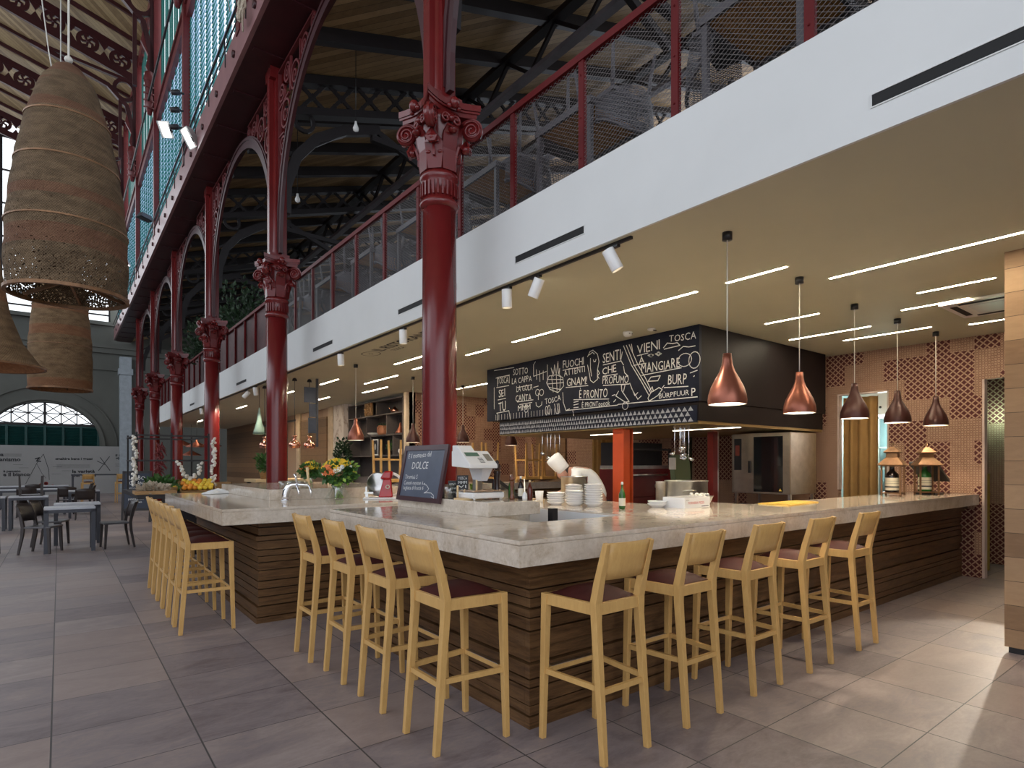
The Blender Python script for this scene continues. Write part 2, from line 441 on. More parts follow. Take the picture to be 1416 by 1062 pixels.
M['ceil'] = plain('ceiling_paint', (.57,.545,.415), .85, 0, .03, 1, .1)
M['lat_y'] = lattice_mat('screen_tiles_side', 1); M['lat_x'] = lattice_mat('screen_tiles_front', 0)
M['white'] = plain('white_enamel', (.80,.79,.77), .3, 0, .03, 5)
M['china'] = plain('white_china', (.85,.83,.80), .18, 0, .02, 5)
M['steel'] = plain('brushed_steel', (.62,.60,.57), .28, 1, .12, 9)
M['chrome'] = plain('chrome', (.8,.8,.82), .07, 1, .03, 5)
M['copper'] = plain('copper', (.27,.090,.055), .34, .65, .10, 7, .5)
M['darkcopper'] = plain('brown_copper', (.060,.018,.014), .36, .25, .10, 7)
M['polcopper'] = plain('polished_copper', (.85,.42,.30), .12, 1, .06, 6)
M['black'] = plain('black_lacquer', (.014,.013,.014), .35, 0, .2, 6)
M['hood'] = plain('dark_brown_hood', (.012,.008,.008), .48, 0, .2, 2, .14)
M['daypane'] = emat('daylight_pane', (.84,.91,1.0), 1.9)
M['slate'] = plain('chalkboard_slate', (.010,.013,.028), .5, 0, .35, 3, .2)
M['greychalk'] = plain('smudged_chalk', (.36,.37,.40), .9, 0, .35, 40, .1)
M['chalk'] = plain('white_chalk', (.78,.78,.76), .9, 0, .08, 60, .1)
M['orange'] = plain('orange_steel', (.62,.085,.022), .42, 0, .06, 4)
M['maroon'] = plain('maroon_enamel', (.085,.010,.010), .25, 0, .1, 4)
M['strip'] = emat('led_strip_light', (1, .86, .63), 85)
M['bulb'] = emat('warm_bulb', (1, .80, .52), 14)
M['clearbulb'] = plain('milky_bulb', (.75,.75,.72), .15, 0, .02, 5)
M['flood'] = emat('floodlight_glow', (.93, .97, 1), 3)
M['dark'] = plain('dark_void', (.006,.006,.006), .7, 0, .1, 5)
M['rattan'] = wicker_mat('woven_seagrass', (.075,.050,.030), (.20,.135,.08), (.17,.065,.04), (-2.35,-.75))
M['rattan2'] = wicker_mat('woven_seagrass_dense', (.11,.068,.036), (.27,.175,.095), (.24,.085,.04))
M['rattan_in'] = plain('seagrass_inside', (.34,.16,.07), .9, 0, .3, 30)
M['rope'] = plain('hemp_rope', (.45,.38,.29), .9, 0, .2, 60)
M['wirecord'] = plain('pale_cord', (.65,.62,.55), .6, 0, .05, 10)
M['roofwood'] = planks_mat('roof_boards', (.20,.115,.046), (.46,.30,.145), .145, (.52,.80,.16), .05)
M['navewood'] = planks_mat('nave_roof_boards', (.15,.090,.040), (.32,.225,.115), .16, (.62,-.75,-.18), .05)
M['teal'] = plain('teal_shutter_paint', (.010,.145,.125), .5, 0, .15, 4)
M['darkteal'] = plain('dark_teal_louvre', (.006,.055,.050), .5, 0, .2, 4)
M['blade'] = blade_mat()
M['wallgrey'] = plain('grey_green_plaster', (.135,.137,.122), .85, 0, .10, .7, .1)
M['pane'] = emat('frosted_daylight_pane', (.90,.95,1.0), 1.15)
M['greywall'] = plain('grey_panel_board', (.34,.335,.325), .6, 0, .04, 1)
M['ink'] = plain('black_print', (.03,.03,.035), .7)
M['chairbrown'] = plain('dark_brown_resin', (.040,.030,.028), .42, 0, .1, 5)
M['tablegrey'] = plain('charcoal_metal', (.050,.052,.065), .4, .1, .1, 5)
M['tabletop'] = plain('pale_grey_top', (.50,.51,.55), .28, 0, .04, 4)
M['net'] = net_mat('wire_netting', (.14,.12,.115), 30, .075)
M['weave'] = net_mat('grey_woven_shell', (.085,.080,.088), 60, .45)
M['balgrey'] = plain('grey_chair_frame', (.075,.068,.075), .5, 0, .1, 5)
M['tableunder'] = planks_mat('brown_slatted_table', (.40,.165,.035), (.52,.24,.06), .07, (0,1,0), .06)
M['corten'] = plain('rusted_steel_sheet', (.075,.032,.032), .6, .2, .35, 3)
M['leaf'] = plain('leaf_green', (.045,.12,.025), .5, 0, .4, 14)
M['leafdark'] = plain('dark_leaf_green', (.022,.050,.018), .6, 0, .4, 14)
M['lime'] = plain('lime_green_stem', (.25,.42,.06), .5, 0, .3, 14)
M['yellow'] = plain('yellow_petal', (.80,.52,.03), .6, 0, .2, 20)
M['opetal'] = plain('orange_petal', (.80,.22,.06), .6, 0, .2, 20)
M['wpetal'] = plain('white_petal', (.80,.80,.76), .6, 0, .05, 20)
M['slicer'] = plain('red_enamel', (.42,.010,.012), .2, 0, .05, 4)
M['clear'] = glassy('clear_glass', (1,1,1), .16, .03, (.93,.96,.95))
M['darkglass'] = plain('dark_glass', (.012,.012,.013), .06, 0, .1, 4)
M['wineglass'] = plain('dark_wine_bottle', (.016,.010,.010), .08, 0, .1, 4)
M['greenglass'] = plain('green_bottle_glass', (.02,.12,.02), .06, 0, .1, 4)
M['paper'] = plain('cream_paper_label', (.72,.66,.52), .7, 0, .04, 20)
M['pegwood'] = plain('pale_peg_wood', (.72,.52,.28), .5, 0, .08, 10)
M['gold'] = plain('yellow_cutting_board', (.75,.48,.08), .5, 0, .06, 8)
M['bronze'] = plain('weathered_bronze', (.22,.115,.055), .5, .5, .25, 12)
M['curtain'] = plain('ochre_curtain', (.34,.20,.075), .8, 0, .12, 3, .1)
M['tealroom'] = plain('teal_room_wall', (.22,.34,.35), .6, 0, .05, 2)
M['olive'] = plain('olive_green_metal', (.045,.060,.024), .45, 0, .1, 4)
M['skin'] = plain('skin', (.52,.27,.19), .5, 0, .05, 10)
M['cloth_white'] = plain('white_cotton', (.82,.83,.82), .8, 0, .04, 8)
M['cloth_navy'] = plain('navy_cloth', (.020,.022,.035), .8, 0, .1, 8)
M['hair'] = plain('dark_hair', (.03,.02,.015), .6)
M['crate'] = wood('crate_wood', (.28,.15,.06), (.50,.30,.13), (3,3,10), 4, .6)
M['fruit'] = plain('orange_fruit', (.80,.30,.03), .45, 0, .15, 30)
M['fruity'] = plain('yellow_fruit', (.82,.58,.05), .45, 0, .15, 30)
M['garlic'] = plain('garlic_white', (.78,.74,.66), .6, 0, .08, 30)
M['chili'] = plain('dried_chilli', (.16,.010,.012), .4, 0, .2, 30)
M['sage'] = plain('sage_green_shade', (.12,.18,.15), .55, 0, .04, 5)
M['shelfgrey'] = plain('grey_shelf_board', (.105,.085,.08), .6, 0, .08, 5)
M['terracotta'] = plain('terracotta', (.50,.20,.10), .6, 0, .1, 8)
M['ltgreen'] = plain('dull_green_screen', (.10,.18,.13), .15)
M['redprint'] = plain('red_print', (.55,.05,.04), .7)
M['milkplastic'] = plain('white_plastic', (.70,.70,.72), .35, 0, .03, 5)
M['yellowcrate'] = plain('yellow_plastic', (.42,.31,.03), .45, 0, .1, 6)
# ------------------------------------------------------------------ the setting
WX = 9.57       # side wall with screen tiles
CZ = 3.18       # canopy ceiling
FX = 3.28       # fascia plane
AX = 2.75       # arcade line
CY = [4.66 + 5.05*k for k in range(6)]
ENDY = 36.0

struct(MB().box(-16,-9,-.12,14,ENDY,0).build('floor', M['floor']))
struct(MB().box(FX+.02,-9,CZ,13,31,CZ+.2).build('ceiling', M['ceil']))
f = MB().box(FX,-9,CZ-.004,FX+.02,31,3.84)
for y in (-.6, 13.2, 18.4, 21.0, 23.6, 26.2): f.box(FX-.004,y,CZ,FX,y+.008,3.84)
struct(f.build('wall_fascia', M['fascia']))
struct(MB().box(FX+.02,-9,CZ+.2,13,31,3.84).build('floor_balcony', M['wallgrey']))

# side wall of screen tiles with the curtained opening and the doorway
w = MB().box(WX,4.14,0,WX+.1,12.4,CZ).box(WX,2.335,0,WX+.1,3.451,CZ).box(WX,3.451,2.56,WX+.1,4.14,CZ)
w.box(WX,3.451,0,WX+.1,4.14,.0001).box(WX,.9,2.6,WX+.1,2.335,CZ).box(WX,-1.4,0,WX+.1,.9,CZ)
struct(w.build('wall_right', M['lat_y']))
tr = MB().box(WX-.012,2.32,0,WX+.11,2.345,2.6).box(WX-.012,3.44,0,WX+.11,3.46,2.57).box(WX-.012,4.13,1.1,WX+.11,4.15,2.57).box(WX-.012,3.44,2.55,WX+.11,4.15,2.57)
struct(tr.build('trim_1', plain('pale_pink_edge', (.60,.48,.42), .6)))
struct(MB().box(WX+.1,4.3,0,13,4.4,CZ).box(WX+1.9,3.38,0,WX+2.0,4.3,CZ).build('wall_pantry', M['tealroom']))
struct(MB().box(WX+.1,3.30,0,13,3.38,CZ).build('wall_corridor', M['lat_x']))
struct(MB().box(WX+1.5,-1.4,0,WX+1.6,3.3,CZ).build('wall_passage', M['lat_y']))
# oak pier at the right edge
p = thing('oak_pier', 'oak boarded pier at the right edge of the photo', 'pier', (5.953,1.318,0))
p.location = (5.953,-1.0,0)
MB().box(5.953,-1.0,.05,6.7,1.318,CZ-.002).build('boarding', M['pier'], p, world=True)
MB().box(5.975,-1.0,0,6.7,1.296,.05).build('recessed_plinth', M['black'], p, world=True)

# rear partition under the balcony
struct(MB().box(6.5,12.4,0,WX+.1,12.52,CZ).build('wall_screen', M['lat_x']))
struct(MB().box(6.47,16.85,0,6.6,31,CZ).build('wall_panelled', M['panel_v']))
struct(MB().box(6.43,17.6,0,6.47,20.0,CZ-.25).box(6.43,24.5,0,6.47,31,CZ).build('door_3', M['panel']))
struct(MB().box(6.40,17.0,0,6.47,17.4,CZ).box(6.40,20.02,0,6.47,20.4,CZ).build('trim_8', plain('pale_wood_post', (.58,.44,.28), .5)))
struct(MB().box(6.42,20.4,CZ-.22,6.47,24.5,CZ-.16).build('trim_9', M['black']))
struct(MB().box(6.36,16.05,0,6.62,16.85,CZ).build('wall_marble', M['vein']))
struct(MB().box(6.42,12.40,0,6.66,12.52,CZ).build('trim_2', plain('pale_post', (.62,.50,.36), .5)))

# end wall of the hall, with the half-round window
def lunette_wall(cx, hw, spring, top, x0, x1, z1):
    b = MB(); n = 28
    # radial strip of quads around the half-ellipse arch
    pts = [(cx+hw*math.cos(PI*i/n), spring+(top-spring)*math.sin(PI*i/n)) for i in range(n+1)]
    for i in range(n):
        (xa,za),(xb,zb) = pts[i], pts[i+1]
        b.prism([(xa,za),(xb,zb),(xb,z1),(xa,z1)], 'y', ENDY, ENDY+.4)
    b.box(x0,ENDY,0,cx-hw,ENDY+.4,z1); b.box(cx+hw,ENDY,0,x1,ENDY+.4,z1); b.box(cx-hw,ENDY,0,cx+hw,ENDY+.4,2.2)
    b.box(cx-hw,ENDY,2.2,cx-hw+.001,ENDY+.4,spring).box(cx+hw-.001,ENDY,2.2,cx+hw,ENDY+.4,spring)
    return b
LC, LH = -.55, 2.15
lw = lunette_wall(LC, LH, 2.6, 4.46, -16, 13, 8.6)
lw.box(-16,ENDY,8.6,-12,ENDY+.4,22).box(2.05,ENDY,8.6,13,ENDY+.4,22)
struct(lw.build('wall_end', M['wallgrey']))
# moulded arch surround, cornice bands, corner pier
a = MB()
for r_, d_ in ((.16,.14),(.72,.06)):
    pts = [(LC+(LH+r_)*math.cos(PI*i/30), ENDY-d_/2, 2.35+(2.11+r_)*math.sin(PI*i/30)) for i in range(31)]
    a.path(pts, d_, .10, up=(0,1,0))
a.box(-16,ENDY-.25,7.3,13,ENDY,7.5).box(-16,ENDY-.16,7.05,13,ENDY,7.3).box(-16,ENDY-.10,6.2,13,ENDY,6.28).box(-16,ENDY-.3,8.42,13,ENDY,8.6)
struct(a.build('trim_3', M['wallgrey']))
struct(MB().box(2.42,ENDY-.45,0,2.92,ENDY,6.9).box(2.36,ENDY-.52,6.0,2.98,ENDY,6.3).build('trim_4', plain('pale_grey_pier', (.36,.40,.43), .7)))
# lunette window : glass above, dark teal louvres below
win = MB(); n = 24
pts = [(LC+LH*math.cos(PI*i/n), 2.6+1.86*math.sin(PI*i/n)) for i in range(n+1) if 2.6+1.86*math.sin(PI*i/n) > 3.38]
win.prism([(pts[0][0],3.38)]+pts+[(pts[-1][0],3.38)], 'y', ENDY+.2, ENDY+.22)
w1 = struct(win.build('window_1', M['pane']))
fr = MB(); yb = ENDY+.14
fr.box(LC-LH,yb-.05,3.32,LC+LH,yb+.05,3.44).box(LC-.05,yb-.05,3.4,LC+.05,yb+.05,4.44)
for k in range(-3,4):
    x = LC+k*.62; zt = 2.6+1.86*math.sqrt(max(0,1-((x-LC)/LH)**2))
    if k: fr.bar((x,yb,3.4),(x,yb,zt),.05,.05)
    for s in (1,-1):
        for z0, z1 in ((3.42,3.92),(3.92,4.40)):
            q = LC+(k+s)*.62; zq = 2.6+1.86*math.sqrt(max(0,1-((q-LC)/LH)**2))
            if min(zq, zt) > z0+.1: fr.bar((x,yb,min(z0,zt)),(q,yb,min(z1,zq)),.04,.04)
fr.bar((LC-1.75,yb,3.92),(LC+1.75,yb,3.92),.045,.045)
fr.path([(x,yb,z) for x,z in pts], .08, .08, up=(0,1,0))
fr.build('window_frame', M['iron'], w1)
lv = MB()
for i in range(14):
    z = 2.24+i*.076; hw = LH*math.sqrt(max(0,1-(max(0,(z-2.6))/1.86)**2))
    lv.cbox((LC,ENDY+.18,z), 2*hw, .02, .085, Matrix.Rotation(math.radians(35),3,'X'))
for k in range(-3,4): lv.box(LC+k*.70-.05,ENDY+.06,2.2,LC+k*.70+.05,ENDY+.14,3.34)
lv.box(LC-LH,ENDY+.3,2.2,LC+LH,ENDY+.32,3.36)
lv.build('louvre_shutters', M['darkteal'], w1)
# tall end window above
g = struct(MB().box(-12,ENDY+.25,8.6,2.05,ENDY+.27,21.5).build('window_2', M['pane']))
m = MB()
for k in range(11):
    x = -12+k*1.405; m.box(x-.07,ENDY+.1,8.6,x+.07,ENDY+.22,21)
for k in range(8): m.box(-12,ENDY+.12,9.0+k*1.55-.035,2.05,ENDY+.2,9.0+k*1.55+.035)
m.box(-12,ENDY+.05,9.55,2.05,ENDY+.2,9.6)
m.build('mullions', M['iron'], g)

# ------------------------------------------------------------------ cast-iron arcade
def column_meshes(root):
    MB().lathe([(.26,0),(.26,.12),(.22,.14),(.235,.2),(.19,.24),(.185,.30),(.162,.34),(.160,1.2),(.158,2.4),(.152,3.80)], n=32).build('shaft', M['red'], root)
    c = MB().lathe([(.152,3.80),(.176,3.82),(.182,3.845),(.172,3.87),(.158,3.88),(.160,4.03),(.172,4.05),(.182,4.075),(.176,4.10),(.158,4.11),(.152,4.3),(.158,4.45),(.18,4.56),(.21,4.62)], n=32)
    for k in range(26):       # fluted neck band
        t = 2*PI*k/26; c.bar((.165*math.cos(t),.165*math.sin(t),3.895),(.165*math.cos(t),.165*math.sin(t),4.02),.016,.022,up=(math.cos(t),math.sin(t),0))
    cap = c.build('capital', M['red'], root)
    # abacus with concave sides
    pl = []
    for s in range(4):
        a0 = PI/4+s*PI/2; a1 = a0+PI/2
        p0 = V(.385*math.cos(a0),.385*math.sin(a0)); p1 = V(.385*math.cos(a1),.385*math.sin(a1)); mid = (p0+p1)/2*-.24/1
        for i in range(9):
            t = i/8
            if i in (0,): pass
            q = p0.lerp(p1,t); nrm = -(p0+p1).normalized(); q = q+nrm*(.085*math.sin(PI*t))
            if i < 8: pl.append((q.x,q.y))
    ab = MB().prism([(x*1.0,y*1.0) for x,y in pl],'z',4.68,4.735).prism([(x*.90,y*.90) for x,y in pl],'z',4.615,4.68)
    ab.prism([(x*.98,y*.98) for x,y in pl],'z',4.655,4.672)
    for s in range(4):
        t = s*PI/2; ab.ball((.26*math.cos(t),.26*math.sin(t),4.67),.045,10,7,(1,1,1.1))
        for k in (-1,1): ab.ball((.25*math.cos(t)-k*.05*math.sin(t),.25*math.sin(t)+k*.05*math.cos(t),4.635),.024,8,6)
    ab.build('abacus', M['red'], cap)
    v = MB()
    for s in range(4):
        t = PI/4+s*PI/2; d = V(math.cos(t),math.sin(t),0)
        # spiral volute in the diagonal plane
        c0 = d*.305+V(0,0,4.50); sd = V(-d.y,d.x,0)
        for kk in (-1,1):
            v.tube([c0+sd*(kk*.034)+d*((.088*(1-i/27*.85))*math.cos(math.radians(150-i*30)))+V(0,0,(.088*(1-i/27*.85))*math.sin(math.radians(150-i*30))) for i in range(28)],.011,6)
        pts = []
        for i in range(34):
            q = i/33; an = math.radians(150-q*200); rr = .092*(1-q*.5)
            pts.append(c0+d*(rr*math.cos(an))+V(0,0,rr*math.sin(an)))
        stem = [d*.165+V(0,0,4.22), d*.172+V(0,0,4.36), d*.19+V(0,0,4.50), d*.225+V(0,0,4.575)]
        v.path(stem+pts, .075, .022, up=d.cross(V(0,0,1)))
        v.lathe([(.0,-.032),(.088,-.032),(.088,.032),(0,.032)], c0, 20, M=Matrix.Rotation(t,3,'Z') @ Matrix.Rotation(PI/2,3,'X'))
        # curled leaf below the volute
        lf = [d*.158+V(0,0,4.12), d*.168+V(0,0,4.24), d*.20+V(0,0,4.335), d*.25+V(0,0,4.37), d*.285+V(0,0,4.335), d*.275+V(0,0,4.30)]
        v.path(lf, [.12,.15,.16,.14,.11,.06], [.02]*6, up=d)
        v.ball(d*.25+V(0,0,4.335),.05,10,7,(1,1,.7))
    for s in range(4):
        t = s*PI/2; d = V(math.cos(t),math.sin(t),0); sd = V(-d.y,d.x,0)
        lf = [d*.156+V(0,0,4.12), d*.165+V(0,0,4.30), d*.19+V(0,0,4.43), d*.235+V(0,0,4.475), d*.265+V(0,0,4.44)]
        v.path(lf, [.12,.14,.14,.12,.07], [.02]*5, up=d); v.ball(d*.23+V(0,0,4.445),.042,10,7,(1,1,.7))
        for k in (-1,1):
            v.ball(d*.155+sd*(k*.08)+V(0,0,4.255),.030,8,6,(1,1,.6))
            pts = []
            for i in range(20):
                q = i/19; an = math.radians(200-q*560); rr = .05*(1-q*.8)
                pts.append(d*(.20)+sd*(k*(.055+rr*math.cos(an)))+V(0,0,4.55+rr*math.sin(an)))
            v.tube(pts,.014,6)
        v.ball(d*.205+V(0,0,4.56),.028,8,6)
    v.build('volutes', M['red'], cap)
    u = MB().lathe([(.105,4.73),(.105,4.86),(.098,4.9),(.095,7.72)], n=12)
    for s in range(4):
        t = s*PI/2; d = V(math.cos(t),math.sin(t),0); sd = V(-d.y,d.x,0)
        u.bar(d*.10+V(0,0,4.735), d*.10+V(0,0,7.72), .11, .07, up=d)
    u.box(-.15,-.15,4.735,.15,.15,4.80).box(-.14,-.14,7.55,.14,.14,7.72)
    u.build('upper_shaft', M['red'], root)
labs = ['tall dark red cast-iron column nearest, standing behind the small easel chalkboard',
        'second dark red cast-iron column, rising behind the far island and beer tap',
        'third dark red cast-iron column, behind the folded white napkin',
        'fourth dark red cast-iron column, behind the fruit crates', 'fifth dark red cast-iron column in the distance', 'sixth and farthest dark red cast-iron column']
col0 = thing('iron_column', labs[0], 'column', (AX,CY[0],0), 0, 'red arcade columns')
column_meshes(col0)
for k in range(1,6): dup(col0, (AX,CY[k],0), 0, labs[k])

def arch_meshes(root, ya, yb, z0=4.80, zc=7.50):
    """lengthwise arch between two columns, local coordinates along y"""
    mid = (ya+yb)/2; hs = (yb-ya)/2-.12
    pts = [(0, mid+hs*math.cos(PI*i/32), z0+(zc-z0)*math.sin(PI*i/32)**.9) for i in range(33)]
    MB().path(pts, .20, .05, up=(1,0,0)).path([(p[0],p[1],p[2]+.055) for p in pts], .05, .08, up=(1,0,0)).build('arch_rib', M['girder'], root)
    for e, sg in ((ya,1),(yb,-1)):
        s = MB()
        y = e+sg*.14
        # pierced scrollwork filling the spandrel
        for i, (dy,z,r) in enumerate(((.10,5.80,.055),(.13,6.08,.085),(.20,6.42,.13),(.33,6.86,.20),(.78,7.22,.19),(1.22,7.42,.13),(.15,7.25,.12),(1.58,7.53,.08),(.42,7.44,.13))):
            c = (0,y+sg*dy,z)
            s.path([(0,c[1]+r*math.cos(2*PI*j/18),c[2]+r*math.sin(2*PI*j/18)) for j in range(18)], .03, .032, up=(1,0,0), closed=True)
            pts = [(0,c[1]+r*.62*(1-j/14*.7)*math.cos(j*.5+i),c[2]+r*.62*(1-j/14*.7)*math.sin(j*.5+i)) for j in range(14)]
            s.path(pts, .025, .03, up=(1,0,0))
        s.bar((0,y+.0,5.75),(0,y,7.62),.03,.05,up=(1,0,0))
        s.bar((0,y,7.64),(0,y+sg*1.6,7.64),.03,.05,up=(1,0,0))
        for dy, z, dy2, z2 in ((.0,6.62,.25,6.60),(.02,7.05,.5,7.1),(.55,7.1,.58,7.6),(1.02,7.3,1.02,7.6)):
            s.bar((0,y+sg*dy,z),(0,y+sg*dy2,z2),.025,.035,up=(1,0,0))
        s.build('scrollwork', M['redlight'], root)
al = ['pierced scroll arch between the nearest and second red columns','pierced scroll arch between the second and third red columns','pierced scroll arch between the third and fourth red columns','pierced scroll arch between the fourth and fifth red columns','pierced scroll arch between the two farthest red columns']
ar0 = thing('scroll_arch', al[0], 'arch', (AX,CY[0],0), 0, 'scroll arches of the arcade')
arch_meshes(ar0, 0, 5.05)
for k in range(1,5): dup(ar0, (AX,CY[k],0), 0, al[k])
arn = dup(ar0, (AX,CY[0]-5.05,0), 0, 'pierced scroll arch overhead, running forward from the nearest red column')

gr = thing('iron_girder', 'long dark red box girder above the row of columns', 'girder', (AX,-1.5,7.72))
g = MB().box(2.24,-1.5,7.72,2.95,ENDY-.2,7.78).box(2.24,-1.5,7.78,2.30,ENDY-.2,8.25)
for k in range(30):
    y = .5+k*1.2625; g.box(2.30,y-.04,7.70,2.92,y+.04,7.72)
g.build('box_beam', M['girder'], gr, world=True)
fl = MB().box(2.18,-1.5,7.72,2.24,ENDY-.2,8.25).build('face_plate', plain('lit_red_iron', (.27,.135,.14), .32, 0, .12, 3), gr, world=True, label='face plate on the hall side, light painted in as paler pink')  # paler than the beam: light on the hall side put into its colour
bl = MB()
for k in range(23):
    y = 6.2+k*1.2625
    bl.lathe([(.0,-.03),(.055,-.03),(.055,.03),(0,.03)], (2.175,y,7.93), 8, M=Matrix.Rotation(PI/2,3,'Y'))
bl.build('bolt_heads', M['girder'], gr, world=True, kind='stuff')
rl = MB().tube([(2.16,-1.5,8.52),(2.16,ENDY-.2,8.52)],.022,6).tube([(2.16,-1.5,8.3),(2.16,ENDY-.2,8.3)],.012,6)
for k in range(22): rl.tube([(2.18,5.2+k*1.35,8.05),(2.16,5.2+k*1.35,8.53)],.014,6)
rl.build('handrail', M['iron'], gr, world=True)

# clerestory : glass louvres below, teal shutters above, a pilaster at each column
def clerestory_bay(root, n):
    fr = MB(); bl = MB(); te = MB()
    L = 5.05; x = 0; nb = 8; cw = (L-.3)/nb
    for k in range(nb+1):
        y = .15+k*cw
        fr.box(x-.028,y-.012,8.1,x+.05,y+.012,11.35)
        for i in range(40): fr.prism([(x-.046,8.12+i*.08),(x-.026,8.12+i*.08),(x-.026,8.19+i*.08)],'y',y-.012,y+.012)
    for k in range(nb):
        y0 = .15+k*cw+.03; y1 = y0+cw-.06
        for i in range(27):
            z = 8.16+i*.12
            bl.add([(x-.025,y0,z-.05),(x+.02,y0,z+.085),(x+.02,y1,z+.085),(x-.025,y1,z-.05),(x-.019,y0,z-.056),(x+.026,y0,z+.079),(x+.026,y1,z+.079),(x-.019,y1,z-.056)],
                   [(0,1,2,3),(7,6,5,4),(0,4,5,1),(1,5,6,2),(2,6,7,3),(3,7,4,0)])
    fr.build('louvre_frame', M['teal'], root); bl.build('louvre_blades', M['blade'], root)
    for k in range(12):
        y0 = .16+k*.395
        te.box(x-.004,y0,11.75,x+.004,y0+(.26 if k % 2 else .33),15.6)
    te.build('teal_shutters', M['teal'], root)
    ra = MB().box(x-.10,0,11.36,x+.08,L,11.62).box(x-.14,0,11.62,x+.08,L,11.70).box(x-.10,0,15.6,x+.08,L,16.0).box(x-.02,0,8.05,x+.08,L,8.1)
    ra.build('rails', M['redlight'], root)
    pi = MB().box(x-.16,-.10,8.1,x+.08,.10,15.9)
    pi.path([(x-.16,0,12.6),(x-.30,0,12.9),(x-.24,0,13.25),(x-.42,0,13.6),(x-.36,0,13.95)], .12, .10, up=(0,1,0))
    pi.build('pilaster', M['redlight'], root)
    bk = MB()
    bk.lathe([(.05,0),(.13,.3),(.10,.7),(.15,1.0),(.12,1.2),(.05,1.25)], (x-.26,0,11.55), 10)
    for i in range(5): bk.path([(x-.26+.13*math.cos(2*PI*j/12),.13*math.sin(2*PI*j/12),11.75+i*.2+.06*math.sin(2*PI*j/12)) for j in range(12)], .04,.04,closed=True)
    bk.build('bracket_pendant', M['redlight'], root)
cl = ['nearest clerestory bay of pale louvres and teal shutters above the girder','second clerestory bay of pale louvres and teal shutters','third clerestory bay of louvres, behind the pair of floodlights','fourth clerestory bay of louvres','fifth clerestory bay of louvres, beyond the big woven lamp','sixth clerestory bay of louvres, next to the end wall']
cb0 = thing('clerestory_window', cl[0], 'window', (2.32,CY[0],0), 0, 'clerestory louvre bays'); clerestory_bay(cb0, 0)
for k in range(1,6): dup(cb0, (2.32,CY[k],0), 0, cl[k])
# sky-side sheet that lets daylight in behind the shutters
struct(MB().box(2.44,CY[0],8.1,2.46,ENDY,15.7).build('window_3', M['pane']))
pp = MB().tube([(2.02,5,11.9),(2.02,ENDY-.3,11.9)],.03,6).build('lighting_bar', M['iron']); tag(pp, 'thin black bar running along the clerestory', 'bar')

# hall roof : boards, dark joists, pierced scroll girders
SL = -.285
def nz(x): return 16.25+SL*(x-2.3)
b = MB().add([(2.6,-9,nz(2.6)),(2.6,ENDY+.4,nz(2.6)),(-14,ENDY+.4,nz(-14)),(-14,-9,nz(-14)),(2.6,-9,nz(2.6)+.1),(2.6,ENDY+.4,nz(2.6)+.1),(-14,ENDY+.4,nz(-14)+.1),(-14,-9,nz(-14)+.1)],
             [(0,1,2,3),(7,6,5,4),(0,4,5,1),(1,5,6,2),(2,6,7,3),(3,7,4,0)])
struct(b.build('ceiling_nave', M['navewood']))
j = MB()
for k in range(25):
    y = 5.35+k*1.2625; j.bar((2.5,y,nz(2.5)-.06),(-14,y,nz(-14)-.06),.09,.12)
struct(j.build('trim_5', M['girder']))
def scroll_truss(root):
    t = MB(); p = lambda x, dz: (x, 0, SL*x+dz)
    for dz, h in ((-.32,.26),(-1.08,.26)): t.bar(p(0,dz), p(-14,dz), .10, h)
    for k in range(15):
        c = V(*p(-.55-k*.93, -.70)); r = .27
        t.path([(c.x+r*math.cos(2*PI*i/18),0,c.z+r*math.sin(2*PI*i/18)) for i in range(18)], .12, .06, up=(0,1,0), closed=True)
        for q in range(5):
            an = q*2*PI/5+.3; t.path([(c.x+.24*math.cos(an),0,c.z+.24*math.sin(an)),(c.x+.15*math.cos(an+.5),0,c.z+.15*math.sin(an+.5)),(c.x+.03*math.cos(an+.7),0,c.z+.03*math.sin(an+.7))], [.10,.08,.06], [.06,.06,.06], up=(0,1,0))
        t.ball(c,.06,8,6)
        e = V(*p(-.55-k*.93-.465,-.70))
        t.prism([(e.x-.16,e.z+.28),(e.x+.16,e.z+.28),(e.x,e.z+.02)],'y',-.03,.03).prism([(e.x-.16,e.z-.28),(e.x+.16,e.z-.28),(e.x,e.z-.02)],'y',-.03,.03)
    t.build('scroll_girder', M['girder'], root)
    # curved red bracket with a ring, down to the pilaster
    bk = MB(); s0 = V(-.10,0,-4.2)
    bk.path([(-.12,0,-4.3),(-.14,0,-3.0),(-.35,0,-2.1),(-.9,0,-1.55),(-1.9,0,-1.25),(-3.0,0,-.95)], .14, .14, up=(0,1,0))
    bk.path([(-.42+.30*math.cos(2*PI*i/20),0,-1.55+.34*math.sin(2*PI*i/20)) for i in range(20)], .12,.08, up=(0,1,0), closed=True)
    bk.bar((-.12,0,-1.2),(-2.6,0,-.95),.12,.10); bk.bar((-.1,0,-4.4),(-.1,0,-.9),.16,.14,up=(0,1,0)); bk.bar((-.55,0,-1.9),(-.55,0,-4.0),.10,.10,up=(0,1,0))
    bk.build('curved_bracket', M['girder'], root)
tl = ['pierced scroll roof girder nearest the camera, top left','second pierced scroll roof girder, right above the big woven lamp','third pierced scroll roof girder, ending by the ringed bracket','fourth pierced scroll roof girder','fifth pierced scroll roof girder','farthest pierced scroll roof girder, against the end window']
tr0 = thing('roof_girder', tl[0], 'girder', (2.25,CY[1],16.25), 0, 'hall roof girders'); scroll_truss(tr0)
for k in range(2,6): dup(tr0, (2.25,CY[k],16.25), 0, tl[k-1])
dup(tr0, (2.25,ENDY-1.2,16.25), 0, tl[5])
hg = MB()
hg.bar((-1.3,15.6,17.2),(-1.1,15.6,13.2),.10,.10)
tag(hg.build('roof_hanger', M['girder']), 'slim red hanger strut dropping from the roof at top left', 'strut')

